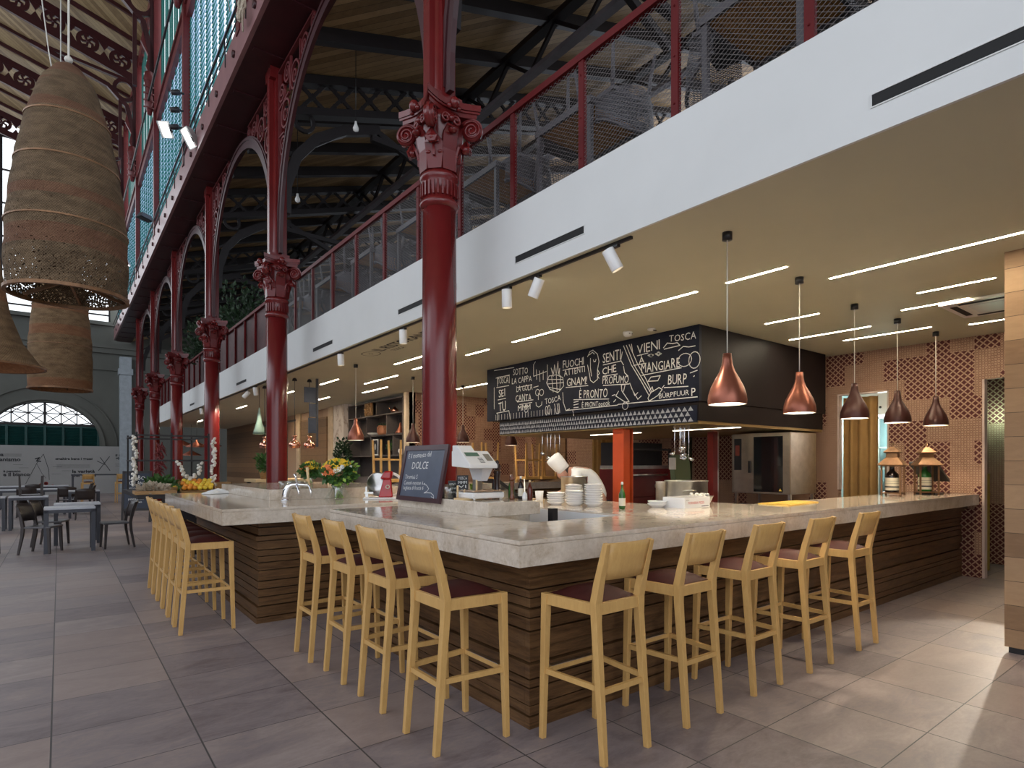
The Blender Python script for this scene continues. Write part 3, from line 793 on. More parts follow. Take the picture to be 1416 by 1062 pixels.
# aisle roof above the balcony
SA = .31; Z0 = 7.72
def az(x): return Z0+SA*(x-2.75)
b = MB().add([(2.9,-2,az(2.9)),(14,-2,az(14)),(14,ENDY,az(14)),(2.9,ENDY,az(2.9)),(2.9,-2,az(2.9)+.1),(14,-2,az(14)+.1),(14,ENDY,az(14)+.1),(2.9,ENDY,az(2.9)+.1)],
             [(0,1,2,3),(7,6,5,4),(0,4,5,1),(1,5,6,2),(2,6,7,3),(3,7,4,0)])
struct(b.build('ceiling_aisle', M['roofwood']))
j = MB()
for k in range(27):
    y = CY[0]-2.525+k*1.2625
    if (k-2) % 4: j.bar((2.9,y,az(2.9)-.10),(14,y,az(14)-.10),.14,.20)
struct(j.build('trim_6', M['iron']))
def lattice(root):
    t = MB(); p = lambda x, dz: (x, 0, SA*x+dz)
    t.bar(p(.1,-.09),p(10.1,-.09),.20,.14); t.bar(p(.1,-.62),p(10.1,-.62),.20,.12)
    for k in range(19):
        x = .35+k*.5
        for a, c in ((-.14,-.56),(-.56,-.14)):
            t.bar(p(x,a),p(x+.42,c),.04,.055)
        c = p(x+.21,-.35); t.cbox(c,.09,.05,.09,Matrix.Rotation(PI/4,3,'Y'))
        for dx, dz in ((.09,.09),(.33,.09),(.09,-.09),(.33,-.09)): t.cbox(p(x+dx,-.35+dz*1.4),.055,.045,.055)
    t.build('lattice_beam', M['iron'], root)
    b = MB()
    b.path([(.12,0,-2.2),(.14,0,-1.75),(.30,0,-1.25),(.62,0,-.85),(1.1,0,-.55),(1.75,0,-.32)], .16, .10, up=(0,1,0))
    b.path([(.10,0,-1.3),(.55,0,-1.0),(1.3,0,-.45)], .05,.05, up=(0,1,0))
    b.path([(.42+.16*math.cos(2*PI*i/16),0,-.62+.16*math.sin(2*PI*i/16)) for i in range(16)],.06,.05,up=(0,1,0),closed=True)
    b.bar((1.6,0,-.5),(3.4,0,-.55),.10,.10); b.bar((1.75,0,-.38),(3.3,0,-1.0),.08,.10)
    b.build('curved_brace', M['iron'], root)
ll = ['black lattice roof beam crossing above the nearest column','black lattice roof beam at the second column, with curved brace','black lattice roof beam at the third column','black lattice roof beam at the fourth column','black lattice roof beam at the fifth column','farthest black lattice roof beam']
lt0 = thing('lattice_truss', ll[0], 'roof beam', (AX,CY[0],Z0), 0, 'lattice beams of the aisle roof'); lattice(lt0)
for k in range(1,6): dup(lt0, (AX,CY[k],Z0), 0, ll[k])
def long_truss(x, lab):
    r = thing('purlin_truss', lab, 'roof beam', (x,0,az(x)-.15), 0, 'lengthwise roof trusses')
    MB().box(-.09,-2,-.10,.09,ENDY-.3,.0).build('top_chord', M['iron'], r)
    MB().box(-.07,-2,-.66,.07,ENDY-.3,-.58).build('bottom_chord', M['strut'], r)
    z = MB()
    for k in range(30): y = -1.8+k*1.2625; z.bar((0,y,-.1),(0,y+.63,-.6),.06,.06,up=(1,0,0)).bar((0,y+.63,-.6),(0,y+1.26,-.1),.06,.06,up=(1,0,0))
    z.build('web_bars', M['iron'], r)
long_truss(6.3, 'lengthwise roof truss with a pale lower chord, above the balcony tables')
long_truss(9.6, 'lengthwise roof truss farther back under the aisle roof')
struct(MB().box(13,-2,3.84,13.2,ENDY,7.2).build('wall_aisle', M['wallgrey']))

# balcony railing : posts, handrail and netting, one thing
ra = thing('balcony_railing', 'red balcony railing with wire netting along the white canopy', 'railing', (3.40,-1.5,3.84))
MB().box(3.375,-1.5,4.80,3.435,31,4.86).build('handrail', M['railred'], ra, world=True)
for k in range(36):
    y = 2.55-.925*4+k*.925
    q = MB().box(3.385,y-.028,3.84,3.425,y+.028,4.80)
    for z in (4.0,4.33,4.68): q.ball((3.383,y,z),.008,6,4)
    q.build('post', M['railred'], ra, world=True)
MB().box(3.40,-1.5,3.84,3.402,12.0,4.80).build('netting', M['net'], ra, world=True)
MB().box(3.43,12.0,3.84,3.434,31,4.84).build('steel_infill', M['corten'], ra, world=True, label='rusted solid sheets in the far half of the railing')
struct(MB().box(-12.2,6,0,-12,ENDY,7.5).box(-12.2,6,15.5,-12,ENDY,20.5).build('wall_left', M['wallgrey']))
struct(MB().box(-12.15,6,7.5,-12.1,ENDY,15.5).build('window_4', M['daypane']))
struct(MB().box(FX+.12,-9.1,0,13,-9,CZ).box(WX,-9,0,WX+.1,-1.4,CZ).build('wall_near', M['wallgrey']))
struct(MB().box(-16,-9.1,0,FX+.12,-9,1.2).box(-16,-9.1,10.5,FX+.12,-9,20).box(2.4,-9.1,1.2,FX+.12,-9,10.5).build('wall_back', M['wallgrey']))
wb_ = struct(MB().box(-16,-9.08,1.2,2.4,-9.05,10.5).build('fill_pane_back', M['daypane']))  # unseen glowing pane, added behind the camera to brighten front sides
m = MB()
for k in range(14): m.box(-15.8+k*1.4-.06,-9.04,1.2,-15.8+k*1.4+.06,-8.96,10.5)
for k in range(5): m.box(-16,-9.04,2.8+k*1.7,2.4,-8.96,2.88+k*1.7)
m.build('mullions', M['iron'], wb_)  # bars across the added pane
m = MB()
for k in range(16): m.box(13.02,-1.9+k*2.5,4.9,13.14,-1.78+k*2.5,10.9)
for k in range(3): m.box(13.04,-2,6.3+k*1.5,13.12,ENDY,6.38+k*1.5)
struct(m.build('trim_10', M['iron']))
# ------------------------------------------------------------------ marble bars on slatted bases
H = 1.10
def slab(b, rects, H=H, t=.14):
    """rects: plan rectangles with flags which sides are outer edges (w,e,s,n)"""
    for x0,y0,x1,y1,ed in rects:
        b.box(x0,y0,H-t,x1,y1,H-.028)
        i = .009; b.box(x0+(i if 'w' in ed else 0),y0+(i if 's' in ed else 0),H-.028,x1-(i if 'e' in ed else 0),y1-(i if 'n' in ed else 0),H-.022)
        b.box(x0,y0,H-.022,x1,y1,H)
    return b
def cladding(name, segs, parent, seed, z1=.955):
    """horizontal boards, each set a little in or out; segs = list of (p0, p1, outward)"""
    rr = random.Random(seed); b = MB(); z = .0; rows = []
    while z < z1-.02:
        h = rr.choice((.085,.075,.10,.05,.06)); h = min(h, z1-z); rows.append((z, h-.009, rr.choice((0,.010,.022,-.004,.016)))); z += h
    for (x0,y0),(x1,y1),(nx,ny) in segs:
        for z, h, o in rows:
            t = .03
            if nx: b.box(x0+nx*o, min(y0,y1), z, x0-nx*t, max(y0,y1)+0, z+h)
            else: b.box(min(x0,x1)-o, y0+ny*o, z, max(x0,x1), y0-ny*t, z+h)
    return b.build(name, M['slat'], parent, world=True)
# near bar
nb = thing('bar_counter', 'large beige marble bar with dark slatted wood base, nearest the camera', 'bar counter', (1.88,2.38,0))
rc = [(1.88,2.38,2.57,3.08,'ws'),(1.88,3.08,2.57,5.06,'w'),(2.57,2.38,WX-.003,3.08,'s'),(3.49,3.08,WX-.003,3.15,''),(3.49,3.15,4.62,5.06,'e'),(2.57,4.25,3.49,5.06,'n'),(4.62,3.15,5.35,3.62,'n')]
slab(MB(), rc).build('countertop', M['marble'], nb, world=True)
cladding('slatted_base', [((2.114,2.611),(2.114,4.9),(-1,0)),((2.114,2.58),(WX-.005,2.58),(0,-1))], nb, 3)
ft = MB().box(2.16,2.62,0,2.20,4.88,.955).box(2.16,2.62,0,WX-.01,2.66,.955).box(2.16,4.84,0,4.5,4.88,.955)
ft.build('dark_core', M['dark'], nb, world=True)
MB().box(2.03,2.60,.905,2.13,4.95,.955).box(2.03,2.50,.905,WX-.01,2.60,.955).box(2.065,2.60,.865,2.13,4.92,.905).box(2.065,2.535,.865,WX-.01,2.60,.905).build('cornice_boards', M['slat'], nb, world=True)
MB().box(2.53,3.58,H,3.04,5.055,H+.107).build('raised_ledge', M['marble'], nb, world=True, bevel=.004)
MB().box(2.572,3.082,.80,3.488,4.248,.93).build('inner_worktop', M['black'], nb, world=True)
MB().box(3.478,3.082,.93,3.489,4.248,1.085).build('inner_panel', M['white'], nb, world=True, label='white inner panel beside the hob')
# far bar
fb = thing('bar_counter', 'second beige marble bar, farther left, with the beer tap and flowers on it', 'bar counter', (1.12,5.58,0))
slab(MB(), [(1.12,5.58,3.6,9.06,'wsn')]).build('countertop', M['marble'], fb, world=True)
cladding('slatted_base', [((1.48,5.861),(1.48,8.9),(-1,0)),((1.48,5.83),(3.4,5.83),(0,-1))], fb, 5)
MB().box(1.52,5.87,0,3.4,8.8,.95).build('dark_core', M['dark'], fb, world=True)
MB().box(1.80,6.65,H,3.5,9.0,H+.117).build('raised_ledge', M['marble'], fb, world=True, bevel=.004)
# rear bar behind the kitchen
bb = thing('bar_counter', 'rear marble bar in the background, carrying the upturned stools', 'bar counter', (4.2,10,0))
slab(MB(), [(4.0,9.7,9.4,10.40,'wsn')]).build('countertop', M['marble'], bb, world=True)
cladding('slatted_base', [((4.3,9.981),(4.3,10.25),(-1,0)),((4.3,9.95),(9.4,9.95),(0,-1))], bb, 6)

# ------------------------------------------------------------------ bar stools
def stool_meshes(root):
    # legs: rear ones lean out, kink at the seat and lean back again
    for s in (-1,1):
        MB().path([(s*.165,-.215,0),(s*.162,-.16,.70),(s*.162,-.158,.80),(s*.164,-.18,.90),(s*.166,-.235,1.105)], [.034,.040,.042,.040,.030], [.030,.042,.050,.042,.028], up=(1,0,0)).build('rear_leg', M['oak'], root, bevel=.003)
        MB().bar((s*.205,.205,0),(s*.195,.185,.795),.030,.030,up=(0,1,0),w1=.042,h1=.042).build('front_leg', M['oak'], root, bevel=.003)
    f = MB().box(-.178,.172,.735,.178,.198,.795)
    for s in (-1,1): f.bar((s*.165,-.15,.765),(s*.195,.18,.765),.026,.060)
    f.box(-.15,-.172,.735,.15,-.146,.795)
    f.build('seat_frame', M['oak'], root, bevel=.002)
    c = MB(); vs = []; n = 8
    for i in range(n+1):
        for k in range(n+1):
            u, v = i/n*2-1, k/n*2-1
            y = -.150+(v+1)/2*.330; hw = .152+(v+1)/2*.030
            vs.append((u*hw, y, .797+.046*(1-abs(u)**3)*(1-abs(v)**3)))
    fs = [(i*(n+1)+k,(i+1)*(n+1)+k,(i+1)*(n+1)+k+1,i*(n+1)+k+1) for i in range(n) for k in range(n)]
    c.add(vs, fs, True); c.box(-.155,-.15,.78,.155,.18,.798)
    c.build('seat_cushion', M['leather'], root)
    b = MB(); m = 8; vs = []
    for k, (z, y) in enumerate(((.915,-.176),(.97,-.192),(1.03,-.208),(1.105,-.228))):
        for i in range(m+1):
            u = i/m*2-1; vs.append((u*.150, y-.016*(1-u*u), z))
    fs = [(k*(m+1)+i, k*(m+1)+i+1, (k+1)*(m+1)+i+1, (k+1)*(m+1)+i) for k in range(3) for i in range(m)]
    nv = len(vs); vs += [(x, y-.018, z) for x, y, z in vs]; fs += [tuple(reversed([q+nv for q in f_])) for f_ in fs]
    for i in range(m): fs += [(i, nv+i, nv+i+1, i+1), (3*(m+1)+i, 3*(m+1)+i+1, nv+3*(m+1)+i+1, nv+3*(m+1)+i)]
    for k in range(3):
        for i in (0, m): fs.append((k*(m+1)+i, (k+1)*(m+1)+i, nv+(k+1)*(m+1)+i, nv+k*(m+1)+i))
    b.add(vs, fs, True).build('backrest', M['oak'], root)
    for s in (-1,1): MB().bar((s*.163,-.175,.372),(s*.2,.192,.372),.020,.028).build('side_rung', M['oak'], root)
    MB().bar((-.16,-.188,.355),(.16,-.188,.355),.028,.020,up=(0,1,0)).build('rear_rung', M['oak'], root)
    fr = MB().bar((-.2,.195,.372),(.2,.195,.372),.028,.022,up=(0,1,0)).build('front_rung', M['oak'], root)
    MB().box(-.16,.180,.3865,.16,.212,.3905).build('foot_plate', M['steel'], fr, label='steel wear plate on the front rung')
near = [((2.302,2.245,0),0,'oak bar stool on the near bar, long right side, first one beside the corner'),
        ((2.985,2.255,0),0,'oak bar stool on the near bar, long right side, second from the corner'),
        ((3.715,2.27,0),0,'oak bar stool on the near bar, long right side, third from the corner'),
        ((4.42,2.25,0),0,'oak bar stool on the near bar, long right side, fourth from the corner'),
        ((5.245,2.255,0),0,'oak bar stool on the near bar, long right side, last one, farthest from the corner'),
        ((1.745,2.79,0),-PI/2,'oak bar stool on the near bar, short left side, first one beside the corner'),
        ((1.755,3.44,0),-PI/2,'oak bar stool on the near bar, short left side, second from the corner'),
        ((1.745,4.03,0),-PI/2,'oak bar stool on the near bar, short left side, third from the corner'),
        ((1.715,4.605,0),-PI/2,'oak bar stool on the near bar, short left side, fourth, farthest from the corner')]
st0 = thing('bar_stool', near[0][2], 'bar stool', near[0][0], near[0][1], 'bar stools around the near bar'); stool_meshes(st0)
for l, r, lab in near[1:]: dup(st0, l, r, lab)
ords = ['nearest the camera','second in the row','third in the row','fourth in the row','fifth in the row','last in the row, partly hidden']
for k, y in enumerate((6.0,6.43,6.86,7.28,7.70,8.12)):
    o = dup(st0, (1.052+.004*k,y,0), -PI/2, 'oak bar stool in the row of six along the far bar, '+ords[k].replace('last in the row, partly hidden','the last one')); o['group'] = 'bar stools along the far bar'
up = ['upturned oak bar stool on the rear bar, left of the easel chalkboard','upturned oak bar stool on the rear bar, behind the white scale','upturned oak bar stool on the rear bar, below the left end of the big chalkboard','upturned oak bar stool on the rear bar, beside the bending chef']
for (x,y,rz), lab in zip(((4.88,10.24,.03),(7.15,10.24,-.04),(8.30,10.24,.05),(8.80,10.24,.0)), up):
    o = dup(st0, (x,y,H+.845), rz, lab, rx=PI); o['group'] = 'upturned stools on the rear bar'
# ------------------------------------------------------------------ things on and under the canopy ceiling
STR = [(4.93,4.825,3.452),(4.915,3.119,2.55),(5.54,2.471,.9),(6.70,2.157,1.551),(7.31,2.503,1.906),(6.73,3.748,3.123),(7.86,4.032,3.03),(8.49,3.604,2.591),(8.71,2.262,1.6),
       (4.97,6.446,5.488),(5.0,7.65,7.062)]
slab_ = ['ceiling light strip in front of the big chalkboard, long one left of the first pendant','ceiling light strip right behind the first copper pendant cord','longest ceiling light strip, running out of the photo at right','ceiling light strip near the oak pier, upper one','ceiling light strip near the oak pier, lower one beside the air conditioner','short ceiling light strip left of the second pendant, above the hood end','ceiling light strip crossing the second pendant cord','ceiling light strip crossing the third pendant cord','ceiling light strip cut off by the oak pier below the air conditioner','ceiling light strip above the left half of the big chalkboard','short ceiling light strip just right of the nearest red column']
def strip(x, ya, yb, lab):
    r = thing('ceiling_light', lab, 'ceiling light', (x,(ya+yb)/2,CZ), 0, 'recessed ceiling light strips'); L = abs(ya-yb)
    MB().box(-.014,-L/2,-.004,.014,L/2,.0).build('diffuser', M['strip'], r)
    MB().box(-.022,-L/2-.008,-.003,-.014,L/2+.008,0).box(.014,-L/2-.008,-.003,.022,L/2+.008,0).build('trim_frame', M['white'], r)
for (x,a,b), lab in zip(STR, slab_): strip(x, a, b, lab)
# farther strips : measured from the photo's rows
far = [(4.5,9.1,7.9),(5.0,9.4,8.6),(5.1,11.7,10.2),(5.7,13.2,11.9),(4.4,12.4,11.4),(4.3,15.4,13.9),(5.4,15.8,14.6),(5.0,18.4,17.2),(4.3,19.4,18.2),(5.6,20.6,19.4),(7.1,11.4,10.1),(8.3,11.6,10.4),(4.4,26.4,25.4)]
fl_ = ['left of the nearest column','just left of the nearest column, lower','in front of the dark shelf unit','beside the dark shelf unit, left','above the copper pendant by the flowers','over the slicer aisle','near the marble pillar','behind the second column','left of the second column','right of the sage green lamp','by the screen wall, right of the nearest column','by the screen wall, left of the big chalkboard','farthest back']
for (x,a,b), l in zip(far, fl_): strip(x, a, b, 'distant ceiling light strip '+l)

# copper pendants
PEND = [(3.852,2.437,1.93),(5.30,2.628,1.955),(6.651,2.715,1.975),(7.715,2.684,1.975),(8.866,2.651,1.985),(3.984,9.52,1.895),(5.425,10.19,1.91),(6.879,10.67,1.96),(7.9,10.3,1.90)]
def pendant_meshes(root, drop, mat):
    """hangs from z=0 (ceiling) down to -drop (rim)"""
    MB().lathe([(.036,-.055),(.036,0)], n=16).build('canopy', M['black'], root)
    MB().tube([(0,0,-.05),(0,0,-drop+.37)],.0045,6).build('cord', M['wirecord'], root)
    pr = [(.030,.365),(.034,.32),(.040,.285),(.055,.24),(.085,.185),(.115,.125),(.132,.07),(.137,.03),(.134,0)]
    s = MB().lathe([(r,-drop+z) for r,z in pr], n=32, cap0=True, cap1=False)
    s.lathe([(.030,-drop+.37),(.030,-drop+.365)],n=16)
    sh = s.build('shade', mat, root)
    MB().lathe([(r*.955-.001,-drop+z) for r,z in pr[3:]]+[(.134,-drop)], n=32, cap0=True, cap1=False).build('shade_lining', M['white'], sh, label='white inside of the shade')
    MB().ball((0,0,-drop+.075),.035,12,8).build('bulb', M['bulb'], root)
pl = ['copper bell pendant lamp, first and largest, hanging before the big chalkboard hood','copper bell pendant lamp, second from left over the near bar, before the dark hood side','copper bell pendant lamp, third over the near bar, before the ochre curtain','copper bell pendant lamp, fourth over the near bar, above the left bottle lantern','copper bell pendant lamp, farthest right, above the right bottle lantern',
      'copper bell pendant lamp over the far bar, above the red slicer','brown pendant lamp just left of the nearest column','brown pendant lamp just right of the nearest column','brown pendant lamp under the left end of the big chalkboard']
for i, ((x,y,z), lab) in enumerate(zip(PEND, pl)):
    r = thing('pendant_lamp', lab, 'pendant lamp', (x,y,CZ), 0, 'copper pendant lamps'); pendant_meshes(r, CZ-z, M['copper'] if i in (0,1,5) else M['darkcopper'])

# track spots on the inner edge of the canopy
tk = thing('spot_track', 'thin black light track along the canopy edge', 'track', (3.345,3,CZ))
MB().box(3.335,2.9,CZ-.022,3.36,12.2,CZ).build('rail', M['black'], tk, world=True)
MB().box(3.335,12.4,CZ-.022,3.36,24,CZ).build('rail', M['black'], tk, world=True)
SPD = [((3.348,3.09),(.22,-.15,-.5),'first white track spot from the right, leaning right'),((3.348,4.0),(-.06,.25,-.5),'second white track spot from the right, with its back to us'),((3.348,4.43),(.03,.03,-.6),'white track spot left of the pair, pointing straight down'),((3.348,5.76),(.3,0,-.4),'white track spot half hidden behind the nearest column'),((3.348,6.54),(.03,.03,-.6),'white track spot left of the nearest column, next to the ceiling lettering'),((3.348,8.56),(.03,.02,-.6),'white track spot between the nearest and second columns'),((3.348,11.3),(.1,.0,-.6),'white track spot just right of the second column'),
       ((3.348,13.4),(.1,.1,-.5),'upright white track spot of the pair left of the second column'),((3.348,14.2),(-.3,.3,-.4),'tilted white track spot of the pair left of the second column'),((3.348,17.6),(.3,-.2,-.5),'white track spot right of the fourth column'),((3.348,19.5),(.05,0,-.5),'white track spot behind the fourth column')]
SPOTS = []
for (xy, d, lab) in SPD:
    r = thing('track_spot', lab, 'spotlight', (xy[0],xy[1],CZ-.02), 0, 'white track spots')
    d = Vector(d).normalized(); c = Vector((0,0,-.105)); q = d.to_track_quat('Z','Y').to_matrix()
    MB().box(-.018,-.06,-.02,.018,.06,0).tube([(0,0,-.02),(0,0,-.06)],.009,8).build('mount', M['black'], r)
    b = MB().lathe([(.046,-.085),(.048,-.08),(.048,.08),(.046,.085),(.040,.085),(.038,.06)], c, 24, M=q, cap1=True); b.build('barrel', M['white'], r)
    MB().lathe([(0,.064),(.037,.064)], c, 20, M=q, cap0=False, cap1=False).build('lens', M['bulb'], r)
    SPOTS.append((tuple(Vector((xy[0],xy[1],CZ-.125))+d*.10), tuple(Vector((xy[0],xy[1],CZ-.125))+d*2), 60))
# slot vents in the fascia
for (y0,y1), l in zip(((-.2,1.255),(3.327,4.208),(5.2,6.534),(8.71,9.58),(13.88,14.82),(17.2,18.0),(20.2,21.0),(23.2,24.0)), ('cut off by the photo right edge','right of the nearest column','partly behind the nearest column','between the nearest and second columns','left of the second column','right of the fourth column','between the fourth and fifth columns','farthest away')):
    r = thing('slot_vent', 'black slot vent in the white canopy face, '+l, 'vent', (FX,(y0+y1)/2,3.345), 0, 'slot vents'); L = (y1-y0)/2
    MB().box(-.002,-L,-.030,.001,L,.030).build('slot', M['dark'], r)
    MB().box(-.006,-L-.006,.030,.0,L+.006,.036).box(-.006,-L-.006,-.036,0,L+.006,-.030).box(-.006,-L-.006,-.03,0,-L,.03).box(-.006,L,-.03,0,L+.006,.03).build('slot_frame', M['fascia'], r)
# ceiling cassette air conditioner
r = thing('air_conditioner', 'ceiling cassette air conditioner with dark slots, beside the oak pier', 'air conditioner', (7.75,1.75,CZ))
MB().box(-.42,-.42,-.03,.42,.42,0).build('panel', M['white'], r, bevel=.01)
g = MB()
for s in (-1,1): g.box(s*.33-.03,-.27,-.034,s*.33+.03,.27,-.03).box(-.27,s*.33-.03,-.034,.27,s*.33+.03,-.03)
g.build('air_slots', M['dark'], r); MB().box(-.22,-.22,-.036,.22,.22,-.03).build('intake_grille', M['milkplastic'], r)
# smoke detectors
for k, (x,y) in enumerate(((5.75,5.05),(5.85,4.75))):
    r = thing('smoke_detector', ('larger' if k == 0 else 'smaller')+' white ceiling detector above the chalkboard top edge', 'smoke detector', (x,y,CZ))
    MB().lathe([(.06,0),(.062,-.02),(.05,-.05),(.03,-.06),(0,-.062)] if k == 0 else [(.05,0),(.05,-.015),(.03,-.025),(0,-.026)], n=16).build('body', M['white'], r)
    MB().box(-.03,-.055,-.035,.03,-.048,-.025).build('vents', M['dark'], r)
# lettering on the ceiling
sg = thing('ceiling_sign', 'dark lettering with a round emblem on the canopy ceiling', 'sign', (3.9,6.4,CZ))
k = Ink((3.84,8.62,CZ), (0,-1,0), (-1,0,0), .002)
k.ring(.17,.06,.19,.13,.014); k.ring(.17,.06,.03,.03,.010)
k.text('IL RISTORANTE', .46, .02, .17, 1.75, bold=.03); k.text('TOSCA', .62, -.12, .08, .36, bold=.02)
k.build('lettering', M['ink'], sg)

# ------------------------------------------------------------------ kitchen hood with the big chalkboard
HX, HY0, HY1 = 6.10, 4.235, 8.66
hd = thing('kitchen_hood', 'big dark kitchen hood hanging from the ceiling, its long side a chalkboard', 'hood', (HX,HY0,CZ))
MB().box(HX+.05,HY0,2.26,9.35,HY1,CZ-.002).box(HX+.02,HY0+.02,2.02,9.30,HY1-.35,2.27).build('hood_body', M['hood'], hd, world=True)
cb = MB().box(HX,HY0,2.255,HX+.05,HY1,CZ-.002).build('chalkboard', M['slate'], hd, world=True)
cb2 = MB().box(HX-.02+.035,HY0+.04,2.005,HX+.045,HY1-.36,2.21).build('lower_band', M['slate'], hd, world=True)
MB().box(HX+.03,HY0+.03,1.985,9.30,HY1-.35,2.02).build('brass_rim', plain('dull_brass', (.42,.30,.13), .35, .7, .1, 5), hd, world=True)
MB().box(HX+.15,HY0+.15,2.005,9.2,HY1-.5,2.019).build('filter_panel', M['steel'], hd, world=True)
k = Ink((HX,HY1,2.255), (0,-1,0), (0,0,1), .002)
k.hand('TOSCA',0.309,0.643,0.110,0.332,-0.048,.08,0)
k.hand('SEI',0.358,0.400,0.127,0.200,0.055,.08,1)
k.hand('TU',0.358,0.148,0.164,0.223,0.031,.08,2)
k.hand('SOTTO',0.765,0.738,0.108,0.408,-0.032,.08,3)
k.hand('LA CAPPA',0.733,0.595,0.097,0.541,-0.009,.08,4)
k.hand('LA GOLA',0.860,0.449,0.097,0.431,0.002,.08,5)
k.hand('CANTA',0.833,0.289,0.117,0.433,-0.039,.08,6)
k.hand('MMM',0.900,0.127,0.091,0.345,0.023,.08,7)
k.hand('TOSCA',1.599,0.181,0.086,0.377,0.101,.08,8)
k.hand('FUOCHI',2.011,0.698,0.115,0.466,0.004,.08,9)
k.hand('ATTENTI',2.040,0.574,0.097,0.457,0.039,.08,10)
k.hand('GNAM!',2.102,0.414,0.122,0.442,-0.014,.08,11)
k.hand('È PRONTO',2.367,0.207,0.129,0.574,-0.056,.08,12)
k.hand('È PRONTooook',2.422,0.072,0.075,0.565,-0.027,.08,13)
k.hand('SENTI',2.843,0.670,0.141,0.349,0.006,.08,14)
k.hand('CHE',2.837,0.504,0.107,0.277,0.025,.08,15)
k.hand('PROFUMO',2.837,0.374,0.111,0.491,-0.080,.08,16)
k.hand('VIENI',3.467,0.707,0.124,0.393,0.013,.08,17)
k.hand('À',3.498,0.566,0.087,0.110,0.000,.08,18)
k.hand('MANGIARE',3.540,0.437,0.127,0.619,0.000,.08,19)
k.hand('BURP',3.967,0.241,0.125,0.288,-0.052,.08,20)
k.hand('BÙRPFUUR',3.828,0.081,0.066,0.465,0.011,.08,21)
k.hand('P',4.316,0.068,0.107,0.074,0.014,.08,22)
k.hand('TOSCA',3.987,0.779,0.087,0.409,-0.059,.08,23)
k.line([(0.27,0.75),(0.67,0.76)],.011)
k.line([(0.32,0.60),(0.32,0.76),(0.66,0.75),(0.66,0.62)],.011)
k.line([(0.29,0.58),(0.65,0.58)],.011)
k.line([(0.33,0.36),(0.56,0.37)],.011)
k.line([(0.29,0.13),(0.65,0.15)],.011)
k.line([(0.22,0.21),(0.22,0.59)],.011)
k.line([(0.32,0.13),(0.32,-0.00)],.011)
k.line([(0.65,0.15),(0.69,-0.01)],.011)
k.line([(0.88,0.52),(1.27,0.53)],.011)
k.line([(0.88,0.28),(1.30,0.28)],.011)
k.line([(0.94,0.23),(1.27,0.24)],.011)
k.line([(1.31,0.67),(1.31,0.85),(1.36,0.89)],.011)
k.line([(1.39,0.60),(1.38,0.76)],.011)
k.line([(1.47,0.56),(1.46,0.73)],.011)
k.line([(1.55,0.58),(1.55,0.72)],.011)
k.line([(1.31,0.66),(1.63,0.70)],.011)
k.line([(1.43,0.49),(1.31,0.48)],.011)
k.line([(1.65,0.80),(1.65,0.52)],.011)
k.line([(1.37,0.23),(1.38,0.18),(1.44,0.15),(1.51,0.18),(1.52,0.23)],.011)
k.line([(1.43,0.38),(1.43,0.27)],.011)
k.line([(1.79,0.60),(1.74,0.74),(1.80,0.64),(1.82,0.78),(1.86,0.63),(1.90,0.82),(1.91,0.62),(1.94,0.71),(1.93,0.60)],.011)
k.line([(1.69,0.62),(1.63,0.52),(1.71,0.41),(1.90,0.34),(2.03,0.43),(2.01,0.56),(1.86,0.62),(1.69,0.62)],.011)
k.line([(1.67,0.57),(2.01,0.53)],.011)
k.line([(1.65,0.50),(2.03,0.48)],.011)
k.line([(1.69,0.44),(1.97,0.38)],.011)
k.line([(1.75,0.62),(1.79,0.36)],.011)
k.line([(1.86,0.62),(1.88,0.34)],.011)
k.line([(1.96,0.60),(1.94,0.36)],.011)
k.line([(1.82,0.17),(1.86,0.02),(1.92,0.02),(1.88,0.17)],.011)
k.line([(1.92,0.17),(1.94,0.03)],.011)
k.line([(2.01,0.33),(2.02,0.18),(2.08,0.05),(2.16,0.07)],.011)
k.line([(2.08,0.40),(2.55,0.38)],.011)
k.line([(2.25,0.20),(2.96,0.15)],.011)
k.line([(2.25,0.16),(2.35,0.17)],.011)
k.line([(2.25,0.12),(2.35,0.13)],.011)
k.line([(2.25,0.08),(2.35,0.08)],.011)
k.line([(2.01,0.67),(2.47,0.67)],.011)
k.line([(2.54,0.80),(2.59,0.87),(2.65,0.88),(2.74,0.81),(2.77,0.70),(2.74,0.59),(2.74,0.45),(2.66,0.41),(2.60,0.45),(2.57,0.58),(2.54,0.68)],.011)
k.line([(2.57,0.82),(2.64,0.85),(2.68,0.82)],.011)
k.line([(2.60,0.77),(2.60,0.63),(2.62,0.51)],.011)
k.line([(2.66,0.74),(2.67,0.71),(2.70,0.71),(2.71,0.74)],.011)
k.line([(2.74,0.59),(2.78,0.53),(2.74,0.50),(2.77,0.46)],.011)
k.line([(2.85,0.64),(3.19,0.65)],.011)
k.line([(2.85,0.48),(3.12,0.48)],.011)
k.line([(2.85,0.35),(3.33,0.32)],.011)
k.line([(3.23,0.85),(3.37,0.57),(3.54,0.33),(3.67,0.13)],.011)
k.line([(3.28,0.85),(3.42,0.56),(3.58,0.33),(3.70,0.16)],.011)
k.line([(3.33,0.85),(3.47,0.58),(3.62,0.35),(3.71,0.18)],.011)
k.line([(3.37,0.85),(3.39,0.75)],.011)
k.line([(3.21,0.77),(3.18,0.66),(3.23,0.59)],.011)
k.line([(3.23,0.57),(3.25,0.48),(3.31,0.43)],.011)
k.line([(3.14,0.24),(3.09,0.18),(3.26,0.08),(3.33,0.08),(3.20,0.24),(3.19,0.32),(3.26,0.32),(3.23,0.23)],.011)
k.line([(3.08,0.20),(3.02,0.19)],.011)
k.line([(3.09,0.13),(3.05,0.10)],.011)
k.line([(3.65,0.10),(3.70,0.17),(3.83,0.22),(3.88,0.19),(3.81,0.12),(3.67,0.06),(3.65,0.10)],.011)
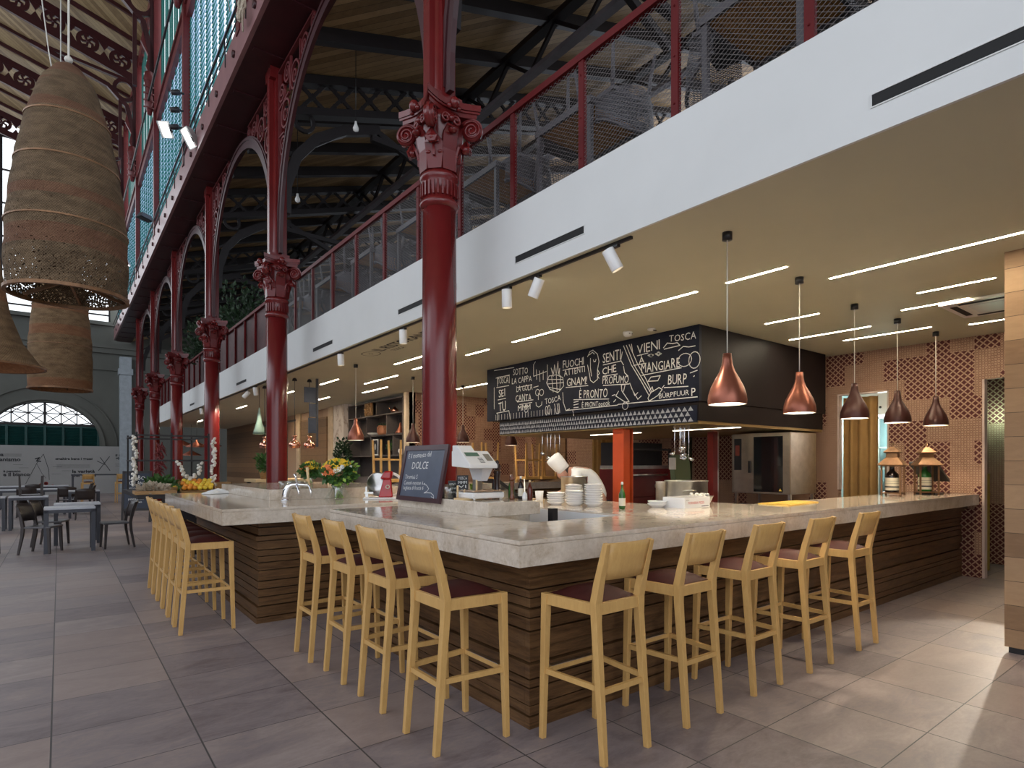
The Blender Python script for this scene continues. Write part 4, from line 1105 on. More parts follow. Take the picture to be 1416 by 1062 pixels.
k.line([(3.67,0.19),(3.72,0.24),(3.74,0.18)],.011)
k.line([(3.88,0.21),(3.91,0.24)],.011)
k.line([(3.65,0.32),(3.70,0.37),(3.78,0.37),(3.85,0.37),(3.81,0.31),(3.65,0.32)],.011)
k.line([(3.47,0.68),(3.65,0.69)],.011)
k.line([(3.41,0.56),(3.62,0.56)],.011)
k.line([(3.55,0.41),(4.17,0.43)],.011)
k.line([(3.91,0.21),(4.27,0.19)],.011)
k.line([(3.90,0.72),(3.96,0.77),(4.04,0.75),(4.11,0.75),(4.15,0.71),(3.91,0.70)],.011)
k.line([(4.13,0.65),(4.20,0.69),(4.28,0.67),(4.37,0.67)],.011)
k.line([(3.65,0.66),(3.70,0.67),(3.74,0.65),(3.70,0.63),(3.65,0.66)],.011)
k.line([(3.77,0.66),(3.82,0.67),(3.87,0.65),(3.82,0.63),(3.77,0.66)],.011)
k.line([(2.08,0.05),(3.11,0.05),(3.14,0.06),(4.40,0.05)],.011)
k.line([(0.22,0.89),(0.79,0.87)],.011)
k.line([(2.23,0.04),(2.25,-0.04)],.011)
k.line([(3.34,0.33),(3.43,0.15),(3.48,0.19)],.011)
k.line([(3.37,0.26),(3.48,0.10),(3.54,0.14)],.011)
k.line([(4.30,0.35),(4.40,0.37)],.011)
k.line([(4.35,0.30),(4.36,0.31)],.011)
k.ring(1.41,0.39,0.050,0.050,.010)
k.ring(1.51,0.38,0.050,0.050,.010)
k.ring(1.63,0.08,0.030,0.070,.010)
k.ring(1.69,0.09,0.030,0.070,.010)
k.ring(1.12,0.14,0.050,0.050,.010)
k.ring(3.70,0.65,0.020,0.020,.010)
k.ring(3.82,0.66,0.020,0.020,.010)
k.ring(4.22,0.52,0.100,0.080,.010)
k.ring(4.36,0.50,0.080,0.100,.010)
k.ring(3.26,0.03,0.050,0.050,.010)
k.line([(0.27,0.010),(0.27,0.100)],.007)
k.line([(0.36,0.010),(0.36,0.100)],.007)
k.line([(0.44,0.010),(0.44,0.100)],.007)
k.line([(0.53,0.010),(0.53,0.099)],.007)
k.line([(0.61,0.010),(0.61,0.099)],.007)
k.line([(0.70,0.010),(0.70,0.099)],.007)
k.line([(0.78,0.010),(0.78,0.099)],.007)
k.line([(0.86,0.010),(0.86,0.099)],.007)
k.line([(0.94,0.010),(0.94,0.099)],.007)
k.line([(1.02,0.010),(1.02,0.099)],.007)
k.line([(1.10,0.010),(1.10,0.099)],.007)
k.line([(1.17,0.010),(1.17,0.098)],.007)
k.line([(1.25,0.010),(1.25,0.098)],.007)
k.line([(1.32,0.010),(1.32,0.098)],.007)
k.line([(1.40,0.010),(1.40,0.098)],.007)
k.line([(1.47,0.010),(1.47,0.098)],.007)
k.line([(1.54,0.010),(1.54,0.098)],.007)
k.line([(1.62,0.010),(1.62,0.098)],.007)
k.line([(1.69,0.010),(1.69,0.098)],.007)
k.line([(1.75,0.010),(1.75,0.098)],.007)
k.line([(1.82,0.010),(1.82,0.098)],.007)
k.line([(1.89,0.010),(1.89,0.097)],.007)
k.build('chalk_lettering', M['chalk'], cb)
k = Ink((HX+.015,HY1-.36,2.005), (0,-1,0), (0,0,1), .002)
rr = random.Random(5); L = HY1-.36-HY0-.04
x = 0.0
while x < L-.02:
    big = .035+.055*(x/L)**1.3
    for row in range(3):
        zb = .010+row*.066+rr.uniform(-.004,.004); hh = .056
        xa = x+(row%2)*big*.5
        if xa+big > L: continue
        k.m.add([k.P(xa,zb),k.P(xa+big*.9,zb),k.P(xa+big*.45,zb+hh)], [(0,1,2)])
    x += big
k.build('chalk_triangles', M['greychalk'], cb2)

for i, y in enumerate((4.9, 6.6)):
    r = thing('hood_lamp', 'bright lamp strip under the kitchen hood, '+('right' if i == 0 else 'left')+' one', 'hood lamp', (7.2,y,2.005), 0, 'lamps under the hood')
    MB().box(-.045,-.55,-.02,.045,.55,0).build('housing', M['steel'], r); MB().box(-.03,-.53,-.024,.03,.53,-.02).build('diffuser', emat('cool_kitchen_tube_%d' % i, (1,.93,.72), 8), r)
# ------------------------------------------------------------------ things on the near bar
LZ = H+.107
# easel chalkboard, leaning back
eb = thing('easel_chalkboard', 'dark framed chalkboard with the dessert list, leaning in front of the nearest column', 'chalkboard', (2.495,4.61,1.165))
tilt = Matrix.Rotation(math.radians(11),3,'Y'); W_, H_ = .78, .505
def eb_p(y, z, x=0): return tuple(tilt @ Vector((x, y, z)))
f = MB()
for y0,y1,z0,z1 in ((-W_/2,W_/2,0,.04),(-W_/2,W_/2,H_-.045,H_),(-W_/2,-W_/2+.045,.04,H_-.045),(W_/2-.045,W_/2,.04,H_-.045)): f.box(-.012,y0,z0,.012,y1,z1)
f.xform(tilt.to_4x4()).build('frame', plain('dark_wine_frame', (.055,.020,.025), .3), eb)
bd = MB().box(-.002,-W_/2+.04,.035,.006,W_/2-.04,H_-.04).xform(tilt.to_4x4()).build('slate', plain('blue_grey_slate', (.085,.10,.14), .32, 0, .15, 4), eb)
MB().bar((.06,-.33,.16),(.07,-.33,.042),.02,.012).bar((.06,.33,.16),(.07,.33,.042),.02,.012).bar((.055,-.34,.12),(.055,.34,.12),.012,.012).build('rear_legs', M['black'], eb)
up = tilt @ Vector((0,0,1)); o = Vector(eb.location)+tilt @ Vector((-.002, W_/2-.04, .035))
k = Ink(o, (0,-1,0), up, .0015); bw, bh = W_-.08, H_-.075
k.hand('È il momento del', .05, bh-.075, .045, .42, .03, .12, 2)
k.hand('DOLCE', .15, bh-.175, .065, .30, .02, .08, 3)
k.hand('Tiramisù 5', .05, bh-.265, .036, .24, .01, .12, 4)
k.hand('Cannoli mousse 6', .05, bh-.32, .034, .36, .02, .12, 5)
k.hand('tagliata di frutta 6', .05, bh-.365, .034, .38, .02, .12, 6)
k.line([(.42,.12),(.47,.115),(.52,.085),(.50,.065),(.45,.045),(.50,.05),(.57,.05),(.62,.03),(.63,.005)], .005)
k.line([(.42,.12),(.425,.13),(.44,.128)], .005); k.line([(.58,.02),(.62,.012),(.635,-.005)], .004)
k.build('chalk_writing', M['chalk'], bd)
# shop scale
sc = thing('shop_scale', 'white electronic shop scale with green display beside the easel chalkboard', 'scale', (2.74,3.98,LZ))
MB().box(-.155,-.12,.012,.155,.14,.062).build('base', M['white'], sc, bevel=.012)
MB().box(-.15,-.125,.066,.15,.12,.078).build('weighing_plate', plain('brown_reflecting_plate', (.45,.33,.24), .2, .6), sc, bevel=.004)
for q in ((-.13,-.1),(.13,-.1),(-.13,.11),(.13,.11)): MB().lathe([(.012,0),(.012,.014)], (q[0],q[1],0), 10).build('foot', M['steel'], sc)
MB().prism([(-.02,.062),(.05,.062),(.05,.16),(-.02,.16)],'y',.05,.09).build('column', M['steel'], sc)
MB().add([(-.01,-.02,.15),(.05,-.02,.15),(.05,.10,.15),(-.01,.10,.15),(-.04,-.08,.265),(.068,-.08,.265),(.068,.12,.265),(-.04,.12,.265)], [(0,3,2,1),(4,5,6,7),(0,1,5,4),(1,2,6,5),(2,3,7,6),(3,0,4,7)]).build('neck', M['milkplastic'], sc)
hp = [(-.14,.255),(-.14,.285),(.0,.395),(.13,.395),(.13,.27)]
hd_ = MB().prism(hp,'x',-.20,.07).prism([(-.02,.38),(.05,.44),(.12,.44),(.12,.39)],'x',-.20,-.06).build('head', M['white'], sc, bevel=.006)
sl = Vector((0,.14,.110)).normalized(); o = Vector(sc.location)+Vector((-.20,-.14,.285))
k = Ink(o, (1,0,0), sl, .003); k.rect(.02,.105,.15,.155); k.build('display', M['ltgreen'], hd_)
k = Ink(o, (1,0,0), sl, .003)
for i in range(3):
    for j in range(4): k.rect(.115+i*.016,.02+j*.018,.126+i*.016,.030+j*.018)
k.build('keys', M['ink'], hd_)
k = Ink(o, (1,0,0), sl, .003); k.rect(.19,.045,.25,.135); k.build('keypad_panel', plain('brown_grey_panel', (.20,.18,.15), .4), hd_)
# little black cards and pegs
def card(x, y, rz, w, h, lab, txt):
    r = thing('menu_card', lab, 'menu card', (x,y,LZ), rz)
    b = MB().box(-w/2,-.004,0,w/2,.004,h).build('board', M['black'], r)
    k = Ink((x-w/2*math.cos(rz),y-w/2*math.sin(rz),LZ), (math.cos(rz),math.sin(rz),0), (0,0,1), .006)
    for i, (t, hh) in enumerate(txt): k.hand(t, .01, h-.035-i*.035, hh, w-.02, 0, .1, i)
    k.m.v = [tuple(Matrix.Rotation(-rz,3,'Z') @ (Vector(p)-Vector((x,y,LZ)))) for p in k.m.v]
    k.m.build('chalk_writing', M['chalk'], b)
card(2.66,4.13,-.35,.095,.195,'taller black card with chalk letters, under the scale head',[('TOSCA',.024),('MMM',.022),('VI',.022),('ASPE',.022),('TTA',.022)])
card(2.60,4.19,-.35,.075,.150,'shorter black card half behind the wooden pegs',[('DOLCI',.014),('VINI',.014),('CAFFE',.014)])
pr = thing('peg_rack', 'pale wooden rack with upright pegs in front of the black cards', 'peg rack', (2.615,4.03,LZ))
MB().box(-.075,-.10,0,.10,.045,.014).build('base_board', M['pegwood'], pr)
for q in ((-.055,.02,.115),(-.02,-.03,.085),(.07,-.07,.16)): MB().lathe([(.008,.012),(.008,q[2]-.006),(.0055,q[2])], (q[0],q[1],0), 12).build('peg', M['pegwood'], pr)
def tumbler(x, y, z, lab, r=.035, h=.09, group=None, fill=None, name='glass_tumbler'):
    o = MB().lathe([(r*.8,0),(r,h),(r*.94,h),(r*.74,.008),(0,.008)], (0,0,0), 20, cap0=True, cap1=False).build(name, M['clear'] if not fill else fill)
    o.location = (x,y,z); tag(o, lab, 'glass', group); return o
tumbler(2.585,4.22,LZ,'large clear glass jar behind the scale plate, left one',.055,.12,'glasses behind the scale')
tumbler(2.84,4.20,LZ,'large glass jar with green tint behind the scale plate, right one',.055,.12,'glasses behind the scale',glassy('greenish_glass',(.9,1,.85),.2,.05,(.62,.75,.45)))
def mill(x, y, s, mat, lab):
    r = thing('pepper_mill', lab, 'pepper mill', (x,y,LZ))
    MB().lathe([(.032*s,0),(.033*s,.02*s),(.024*s,.06*s),(.021*s,.12*s),(.026*s,.19*s),(.030*s,.215*s),(.028*s,.225*s)], n=18).build('body', mat, r)
    MB().lathe([(.022*s,.227*s),(.030*s,.245*s),(.030*s,.265*s),(.014*s,.285*s),(.016*s,.295*s),(.010*s,.31*s),(0,.314*s)], n=18).build('head', mat, r)
mill(2.965,4.06,1.03,plain('dark_walnut',(.035,.018,.015),.25),'tall dark wooden pepper mill right of the scale')
mill(2.925,3.80,.66,plain('reddish_wood',(.14,.045,.02),.25),'shorter reddish brown pepper mill in front of the tall dark one')
def bottle(name, x, y, z, h, r, mat, lab, cat='bottle', label=None, cap=None, group=None, neck=.30):
    o = thing(name, lab, cat, (x,y,z), 0, group)
    MB().lathe([(r*.9,0),(r,.012),(r,h*.55),(r*.85,h*.62),(r*.42,h*(1-neck)+.02),(r*.34,h*.82),(r*.34,h*.985),(r*.38,h)], n=20).build('glass', mat, o)
    if label: MB().lathe([(r*1.015,h*label[0]),(r*1.015,h*label[1])], n=20, cap0=False, cap1=False).build('paper_label', M['paper'], o)
    if cap: MB().lathe([(r*.4,h*.95),(r*.4,h*1.03),(r*.2,h*1.06)], n=12).build('stopper', cap, o)
    return o
bottle('oil_bottle',2.995,3.90,LZ,.19,.026,M['greenglass'],'dark green oil bottle with a white spout, behind the brown mill',cap=M['white'])
bottle('vinegar_bottle',3.0,3.78,LZ,.18,.024,M['wineglass'],'dark vinegar bottle with white spout at the ledge end',label=(.15,.5),cap=M['white'])
bottle('sauce_bottle',3.015,3.68,LZ,.15,.022,plain('red_brown_sauce',(.10,.02,.012),.15),'small red brown sauce bottle at the very end of the ledge',cap=M['pegwood'])
bottle('oil_bottle',3.005,4.15,LZ,.20,.026,M['wineglass'],'tall dark oil bottle between the mills and the slanted black screen',cap=M['pegwood'])
o = MB().lathe([(.018,0),(.021,.02),(.018,.05),(.010,.064),(0,.067)], n=14).build('salt_shaker', M['white']); o.location = (2.945,3.66,LZ); tag(o,'small white salt shaker before the dark bottles','salt shaker')
tb = thing('order_terminal', 'black slanted order screen right of the oil bottles', 'screen', (3.36,4.42,H))
MB().prism([(-.20,.26),(.17,.02),(.17,.0),(-.20,.22)],'y',-.12,.12).build('screen', M['black'], tb); MB().box(-.2,-.1,0,.0,.1,.015).bar((-.1,0,.01),(-.1,0,.18),.04,.03).build('stand', M['steel'], tb)
hb = thing('grill_hob', 'black cooking hob sunk inside the near bar opening', 'hob', (2.95,3.40,.931))
MB().box(-.33,-.25,0,.35,.25,.06).build('body', M['darkglass'], hb)
g = MB()
for i in range(6): g.tube([(-.3+i*.05,-.2,.09),(-.3+i*.05,.2,.09)],.006,6)
g.tube([(-.3,-.2,.09),(-.05,-.2,.09)],.006,6).tube([(-.3,.2,.09),(-.05,.2,.09)],.006,6)
for q in ((-.3,-.2),(-.05,-.2),(-.3,.2),(-.05,.2)): g.tube([(q[0],q[1],.05),(q[0],q[1],.09)],.006,6)
g.build('pan_grate', M['steel'], hb)
o = MB().box(-.028,-.028,0,.028,.028,.15).build('napkin_box', M['black']); o.location = (3.12,3.52,.992); tag(o,'small black box at the back corner of the hob opening','box')
# bowls in stacks
def bowl_meshes(root):
    MB().lathe([(.045,0),(.050,.004),(.076,.020),(.088,.034),(.088,.037),(.084,.036),(.05,.010),(0,.008)], n=28, cap0=True, cap1=False).build('bowl_body', M['china'], root)
stk = [((3.815,4.26),5,'shortest stack of bowls, nearest the chef'),((4.10,4.31),8,'tall bowl stack at the back'),((3.875,4.06),6,'middle stack of bowls, in front'),((3.965,3.90),9,'tallest stack of bowls, on the right')]
nm = {5:['topmost','second from the top','third from the top','fourth from the top','at the bottom']}
onames = ['topmost','second from the top','third from the top','fourth from the top','fifth from the top','sixth from the top','seventh from the top','eighth from the top','at the bottom']
b0 = None
for (x,y), n, lab in stk:
    for i in range(n):
        pos = n-1-i; l = 'white bowl in the '+lab+', '+('at the bottom' if i == 0 else onames[pos])
        if b0 is None: b0 = thing('china_bowl', l, 'bowl', (x,y,H), 0, 'white bowls stacked on the near bar'); bowl_meshes(b0)
        else: dup(b0, (x+R.uniform(-.003,.003),y+R.uniform(-.003,.003),H+i*.0215), R.uniform(0,6), l)
dup(b0,(4.34,3.46,H),0,'white bowl lying left of the printed box, lower one'); dup(b0,(4.345,3.46,H+.0215),1,'white bowl lying left of the printed box, upper one')
bottle('beer_bottle',3.946,3.53,H,.225,.029,plain('bright_green_glass',(.025,.10,.012),.06),'small green bottle with white label before the orange post',label=(.12,.42),cap=M['wpetal'])
tumbler(4.02,4.75,H,'white paper cup beside the orange post',.045,.11,None,M['white'],'paper_cup')
bx = thing('cardboard_box', 'flat white box with red print at the back of the near bar', 'box', (4.60,3.33,H))
q = MB().box(-.19,-.12,0,.19,.12,.088).build('carton', M['white'], bx)
MB().box(-.19,-.12,.088,.19,.12,.094).build('lid_flap', M['china'], bx)
k = Ink((4.41,3.21,H), (1,0,0), (0,0,1), .0015); k.text('FORNERIA PIZZE', .05, .034, .022, .24); k.build('red_print', M['redprint'], q)
k = Ink((4.41,3.21,H), (1,0,0), (0,0,1), .0015); k.text('N.10', .02, .066, .010, .04); k.rect(.25,.008,.36,.014); k.build('grey_print', M['ink'], q)
sb = thing('steel_bowl', 'steel mixing bowl behind the printed box', 'bowl', (4.92,3.40,H))
MB().lathe([(.06,0),(.095,.03),(.118,.085),(.124,.088),(.114,.083),(.09,.032),(0,.012)], n=28, cap1=False).build('basin', M['steel'], sb)
g = MB(); rr = random.Random(2)
for i in range(30): a = rr.uniform(0,6.28); q = rr.uniform(0,.09); g.ball((q*math.cos(a),q*math.sin(a),.075+rr.uniform(0,.02)),.014,6,5)
o = g.build('peeled_garlic', M['garlic'], None); o.location = (4.92,3.40,H+.01); tag(o,'pale peeled cloves heaped in the steel mixing bowl','food',kind='stuff')
yb = thing('cutting_board', 'thin yellow board lying at the back edge of the long counter', 'cutting board', (5.82,3.0,H))
MB().prism([(-.352,.12),(-.404,-.21),(.344,-.14),(.41,.12)],'z',0,.010).build('sheet', M['gold'], yb); MB().prism([(-.30,.08),(-.34,-.16),(.28,-.11),(.33,.09)],'z',.010,.014).build('top_sheet', M['gold'], yb)
# bottle lanterns
def lantern(x, y, rz, lab):
    r = thing('lantern', lab, 'lantern', (x,y,H), rz, 'bronze bottle lanterns'); s = .10
    f = MB()
    for i in (-1,1):
        for j in (-1,1): f.box(i*s-.009,j*s-.009,.02,i*s+.009,j*s+.009,.37); f.lathe([(.012,.02),(.016,.01),(.009,-.0)],(i*s,j*s,0),8)
    for z in (.03,.365): f.box(-s,-s-.008,z,s,-s+.008,z+.014).box(-s,s-.008,z,s,s+.008,z+.014).box(-s-.008,-s,z,-s+.008,s,z+.014).box(s-.008,-s,z,s+.008,s,z+.014)
    f.box(-s,-s,.026,s,s,.032); f.build('frame', M['bronze'], r)
    def sq(a, z): return [(-a,-a,z),(a,-a,z),(a,a,z),(-a,a,z)]
    b = MB(); lv_ = [(.135,.375),(.14,.385),(.062,.48),(.060,.53),(.082,.535),(.086,.545),(.025,.61)]
    vs = [p for a, z in lv_ for p in sq(a,z)]; n = len(lv_)
    b.add(vs, [(0,3,2,1)]+[(4*i+q,4*i+(q+1)%4,4*i+4+(q+1)%4,4*i+4+q) for i in range(n-1) for q in range(4)]+[(4*n-4,4*n-3,4*n-2,4*n-1)])
    b.build('roof', M['bronze'], r)
    MB().path([(.03*math.cos(t*PI/8),0,.63+.03*math.sin(t*PI/8)) for t in range(16)],.008,.008,up=(0,1,0),closed=True).tube([(0,0,.59),(0,0,.61)],.012,8).build('ring_handle', M['bronze'], r)
lantern(8.25,2.92,.12,'left bronze lantern on the counter by the tiled wall, holding a dark bottle')
lantern(8.86,2.75,.62,'right bronze lantern on the counter by the tiled wall, holding a green bottle')
def wine(x, y, mat, lab):
    o = thing('wine_bottle', lab, 'wine bottle', (x,y,H+.033)); r = .074
    MB().lathe([(.07,0),(r,.015),(r,.20),(.07,.235),(.032,.275),(.026,.30),(.026,.325),(.03,.327),(.03,.333)], n=24).build('glass', mat, o)
    l = MB().lathe([(r*1.01,.035),(r*1.01,.19)], n=24, cap0=False, cap1=False).build('paper_label', M['paper'], o)
    MB().lathe([(r*1.015,.068),(r*1.015,.085)], n=24, cap0=False, cap1=False).lathe([(r*1.015,.12),(r*1.015,.123)], n=24, cap0=False, cap1=False).lathe([(r*1.015,.148),(r*1.015,.151)], n=24, cap0=False, cap1=False).build('label_print', M['ink'], l)
wine(8.25,2.93,M['wineglass'],'large dark wine bottle with cream label inside the left lantern')
wine(8.86,2.77,M['greenglass'],'large green wine bottle with cream label inside the right lantern')
ps = thing('till_screen', 'black slanted till screen right of the bottle lanterns', 'till', (9.2,2.82,H))
MB().box(-.2,-.12,0,.12,.12,.02).build('foot', M['black'], ps); MB().bar((-.02,0,.02),(-.02,0,.2),.05,.04).build('stand', M['black'], ps)
q = MB().prism([(-.26,.40),(.22,.16),(.24,.18),(-.24,.425)],'y',-.16,.16).build('screen', M['black'], ps)

# ------------------------------------------------------------------ kitchen
kt = thing('kitchen_table', 'stainless steel kitchen worktable behind the long counter', 'worktable', (5.0,4.0,0))
MB().box(4.72,3.75,.88,7.9,4.75,.92).build('top', M['steel'], kt, world=True)
for q in ((4.8,3.85),(7.8,3.85),(4.8,4.65),(7.8,4.65)): MB().box(q[0]-.03,q[1]-.03,0,q[0]+.03,q[1]+.03,.88).build('leg', M['steel'], kt, world=True)
MB().box(4.75,3.8,.3,7.85,4.7,.33).build('shelf', M['steel'], kt, world=True)
k2 = thing('kitchen_table', 'pale worktable in front of the chef', 'worktable', (4.9,5.8,0))
MB().box(4.35,5.1,.97,5.45,7.0,1.0).build('top', plain('pale_maple_top',(.62,.46,.28),.4), k2, world=True)
for q in ((4.45,5.2),(5.35,5.2),(4.45,6.9),(5.35,6.9)): MB().box(q[0]-.03,q[1]-.03,0,q[0]+.03,q[1]+.03,.97).build('leg', M['steel'], k2, world=True)
def pot(x, y, z, r, h, lab, handle=True):
    o = thing('stock_pot', lab, 'pot', (x,y,z))
    MB().lathe([(r*.97,0),(r,.012),(r,h),(r*1.03,h+.004),(r*1.03,h+.012),(r*.97,h+.012),(r*.96,.02),(0,.018)], n=36, cap1=False).build('body', M['steel'], o)
    if handle:
        for t in (-2.35,.79):
            d = V(math.cos(t),math.sin(t),0); s = V(-d.y,d.x,0)
            MB().tube([d*r+s*.07+V(0,0,h*.72), d*(r+.045)+s*.055+V(0,0,h*.75), d*(r+.05)+V(0,0,h*.76), d*(r+.045)-s*.055+V(0,0,h*.75), d*r-s*.07+V(0,0,h*.72)],.009,8).build('handle', M['steel'], o)
pot(5.66,4.10,.92,.235,.375,'large steel stock pot at the back of the long counter')
pot(5.07,5.32,1.0,.165,.33,'steel stock pot in front of the bending chef')
pot(5.02,3.95,.92,.055,.38,'slim tall steel canister left of the large stock pot',False)
def pan(x, y, z, r, h, lab, mat):
    o = MB().lathe([(r*.7,0),(r,h),(r*.95,h),(r*.66,.01),(0,.01)], n=24, cap1=False).build('mixing_bowl', mat); o.location = (x,y,z); tag(o, lab, 'bowl', 'bowls on the chef worktable'); return o
pan(4.78,6.15,1.0,.13,.10,'wide steel bowl on the worktable left of the chef',M['steel'])
pan(4.62,5.75,1.0,.10,.07,'flat white bowl on the worktable left of the chef',M['china'])
sp = MB().bar((4.64,5.76,1.04),(4.78,5.95,1.30),.012,.012); tag(sp.build('spoon_handle', M['china']),'white utensil sticking up from the flat white bowl','utensil')
wb = MB().box(4.40,5.35,1.0,4.72,5.62,1.06); tag(wb.build('wooden_box', M['crate']),'shallow wooden box on the worktable by the slanted screen','box')
gb = thing('olive_panel', 'olive green metal cover behind the large stock pot', 'cover', (6.7,4.95,.92))
MB().prism([(-.02,.0),(.06,.66),(.03,.70),(-.02,.70),(-.08,.02)],'x',-.17,.17).build('sheet', M['olive'], gb); MB().box(-.18,-.06,.5,-.17,.05,.66).build('hinge', M['steel'], gb)
MB().box(6.4,4.85,.0,7.0,5.15,.92).build('stand', M['black'], gb, world=True)
po = thing('steel_post', 'bright orange steel post under the kitchen hood', 'post', (6.30,5.62,0))
MB().box(-.10,-.10,0,-.085,.10,1.985).box(.085,-.10,0,.10,.10,1.985).build('flanges', M['orange'], po); MB().box(-.085,-.008,0,.085,.008,1.985).build('web', M['orange'], po)
MB().box(-.10,-.10,0,.10,.10,.0).box(-.12,-.12,0,.12,.12,.02).build('base_plate', M['orange'], po)
MB().box(-.098,-.098,.02,.03,-.088,1.98).build('cover_strip', M['orange'], po)
po2 = thing('steel_post', 'dark red steel post left of the combi oven', 'post', (7.98,5.3,0))
MB().box(-.06,-.05,0,.06,.05,1.985).build('shaft', plain('dark_red_steel',(.20,.02,.015),.4), po2); MB().box(.06,-.05,0,.085,.05,1.985).build('steel_edge', M['steel'], po2); MB().box(-.09,-.08,0,.09,.08,.02).build('base_plate', M['maroon'], po2)  # dark red is the post's own colour
ov = thing('charcoal_oven', 'dark red charcoal oven with steel handle under the hood', 'oven', (7.15,6.1,0))
MB().box(-.52,-.30,.1,.52,.30,1.42).build('body', M['maroon'], ov, bevel=.01); MB().box(-.48,-.26,0,.48,.26,.1).build('plinth', M['black'], ov); MB().box(-.50,-.315,1.0,.50,-.30,1.36).build('door', M['maroon'], ov, bevel=.008)
MB().tube([(-.46,-.34,1.33),(.32,-.34,1.33)],.014,10).build('handle', M['steel'], ov); MB().lathe([(.035,-.012),(.035,.012)],(.08,-.325,1.16),16,M=Matrix.Rotation(PI/2,3,'X')).build('dial', M['steel'], ov)
MB().box(-.52,-.28,1.42,.52,.28,1.47).build('top_plate', M['steel'], ov); MB().box(-.5,-.1,1.47,.5,.28,1.82).build('flue_box', M['black'], ov)
MB().box(-.5,-.28,1.70,.5,-.24,1.73).box(-.5,-.28,1.47,-.47,-.24,1.7).box(.47,-.28,1.47,.5,-.24,1.7).build('rack', M['iron'], ov)
sk = MB().box(7.05,4.92,.92,7.42,5.15,1.17); 
co = thing('combi_oven', 'large stainless combi oven with glass door at the end of the kitchen', 'oven', (8.3,4.70,0))
MB().box(0,-.46,1.05,.77,.47,1.955).build('body', M['steel'], co, bevel=.008)
cp = MB().box(-.012,.20,1.06,0,.46,1.95).build('control_side', plain('brushed_steel_front',(.42,.36,.29),.32,.85), co)
MB().box(-.018,.30,1.40,-.012,.42,1.88).build('control_panel', M['black'], cp); q = MB().box(-.020,.33,1.62,-.018,.40,1.78).build('touch_screen', plain('reddish_screen',(.25,.06,.04),.2), cp)
dr = MB().box(-.03,-.46,1.06,0,.19,1.95).build('door', plain('door_steel',(.42,.36,.29),.32,.85), co)
MB().box(-.033,-.36,1.08,-.03,.09,1.90).build('door_glass', M['darkglass'], dr)
MB().bar((-.06,.14,1.36),(-.06,.14,1.54),.03,.035).bar((-.03,.14,1.40),(-.06,.14,1.40),.02,.02).bar((-.03,.14,1.50),(-.06,.14,1.50),.02,.02).build('door_handle', M['black'], dr)
k = Ink((8.3-.033,4.70-.30,1.10),(0,-1,0),(0,0,1),.002); k.m.add([k.P(0,0),k.P(.045,0),k.P(.0225,.04)],[(0,1,2)]); k.m.v=[(p[0]-8.3,p[1]-4.70,p[2]) for p in k.m.v]; k.m.build('warning_triangle', M['gold'], dr)
st = MB()
for q in ((.05,-.42),(.72,-.42),(.05,.42),(.72,.42)): st.box(q[0]-.02,q[1]-.02,0,q[0]+.02,q[1]+.02,1.05)
st.box(0,-.45,.5,.77,.45,.54); st.build('stand', M['steel'], co)
# ladles hanging from the hood rim
def ladle(root, L):
    MB().tube([(0,0,0),(0,0,-.02),(.004,0,-L*.5),(0,0,-L)],[.004,.006,.0055,.006],8).tube([(.012*math.cos(t*PI/6),0,.012*math.sin(t*PI/6)-.002) for t in range(12)],.003,5,closed=True).build('handle', M['chrome'], root)
    MB().lathe([(0,-.038),(.022,-.034),(.038,-.016),(.043,.004),(.040,.004),(.034,-.014),(.018,-.03),(0,-.033)],(.035,0,-L-.004),16,cap0=False,cap1=False,M=Matrix.Rotation(.35,3,'Y')).build('cup', M['chrome'], root)
lp = [(6.27,4.64,.30),(6.29,4.58,.36),(6.25,4.70,.33),(6.31,4.62,.39),(6.33,4.55,.40),(6.24,4.60,.27)]
ln = ['leftmost of the right hand bunch','second of the right hand bunch','third of the right hand bunch','longest of the right hand bunch','rightmost of the right hand bunch','shortest of the right hand bunch']
for i, ((x,y,L), l) in enumerate(zip(lp, ln)):
    r = thing('ladle', 'steel ladle hanging under the hood, '+l, 'ladle', (x,y,1.972), i*1.3, 'ladles under the hood'); ladle(r, L)
for i, (x,y,L) in enumerate(((6.25,7.10,.38),(6.27,7.02,.42),(6.26,7.32,.30),(6.28,7.22,.36),(6.3,6.95,.34))):
    r = thing('ladle', 'steel ladle hanging above the chef hat, '+['second from right','longest one','leftmost','second from left','rightmost'][i], 'ladle', (x,y,1.972), i*1.1+2, 'ladles under the hood'); ladle(r, L)
# curtains and doors on the kitchen wall
def curtain(x, y0, y1, z0, z1, lab):
    n = 60; vs = []; fs = []
    for z in (z0,(z0+z1)/2,z1):
        for i in range(n+1):
            t = i/n; vs.append((x+.035*math.sin(t*(y1-y0)*48)+.012*math.sin(t*31), y0+(y1-y0)*t, z))
    for k_ in range(2):
        for i in range(n): fs.append((k_*(n+1)+i,k_*(n+1)+i+1,(k_+1)*(n+1)+i+1,(k_+1)*(n+1)+i))
    b = MB().add(vs, fs, True); o = b.build('curtain', M['curtain'])
    s = o.modifiers.new('thick','SOLIDIFY'); s.thickness = .006
    tag(o, lab, 'curtain', 'ochre curtains'); return o
curtain(WX+.16,3.64,4.12,.02,2.52,'ochre curtain in the opening behind the third pendant')
curtain(WX-.12,8.65,9.35,.02,2.35,'ochre curtain on the tiled wall right of the chef')
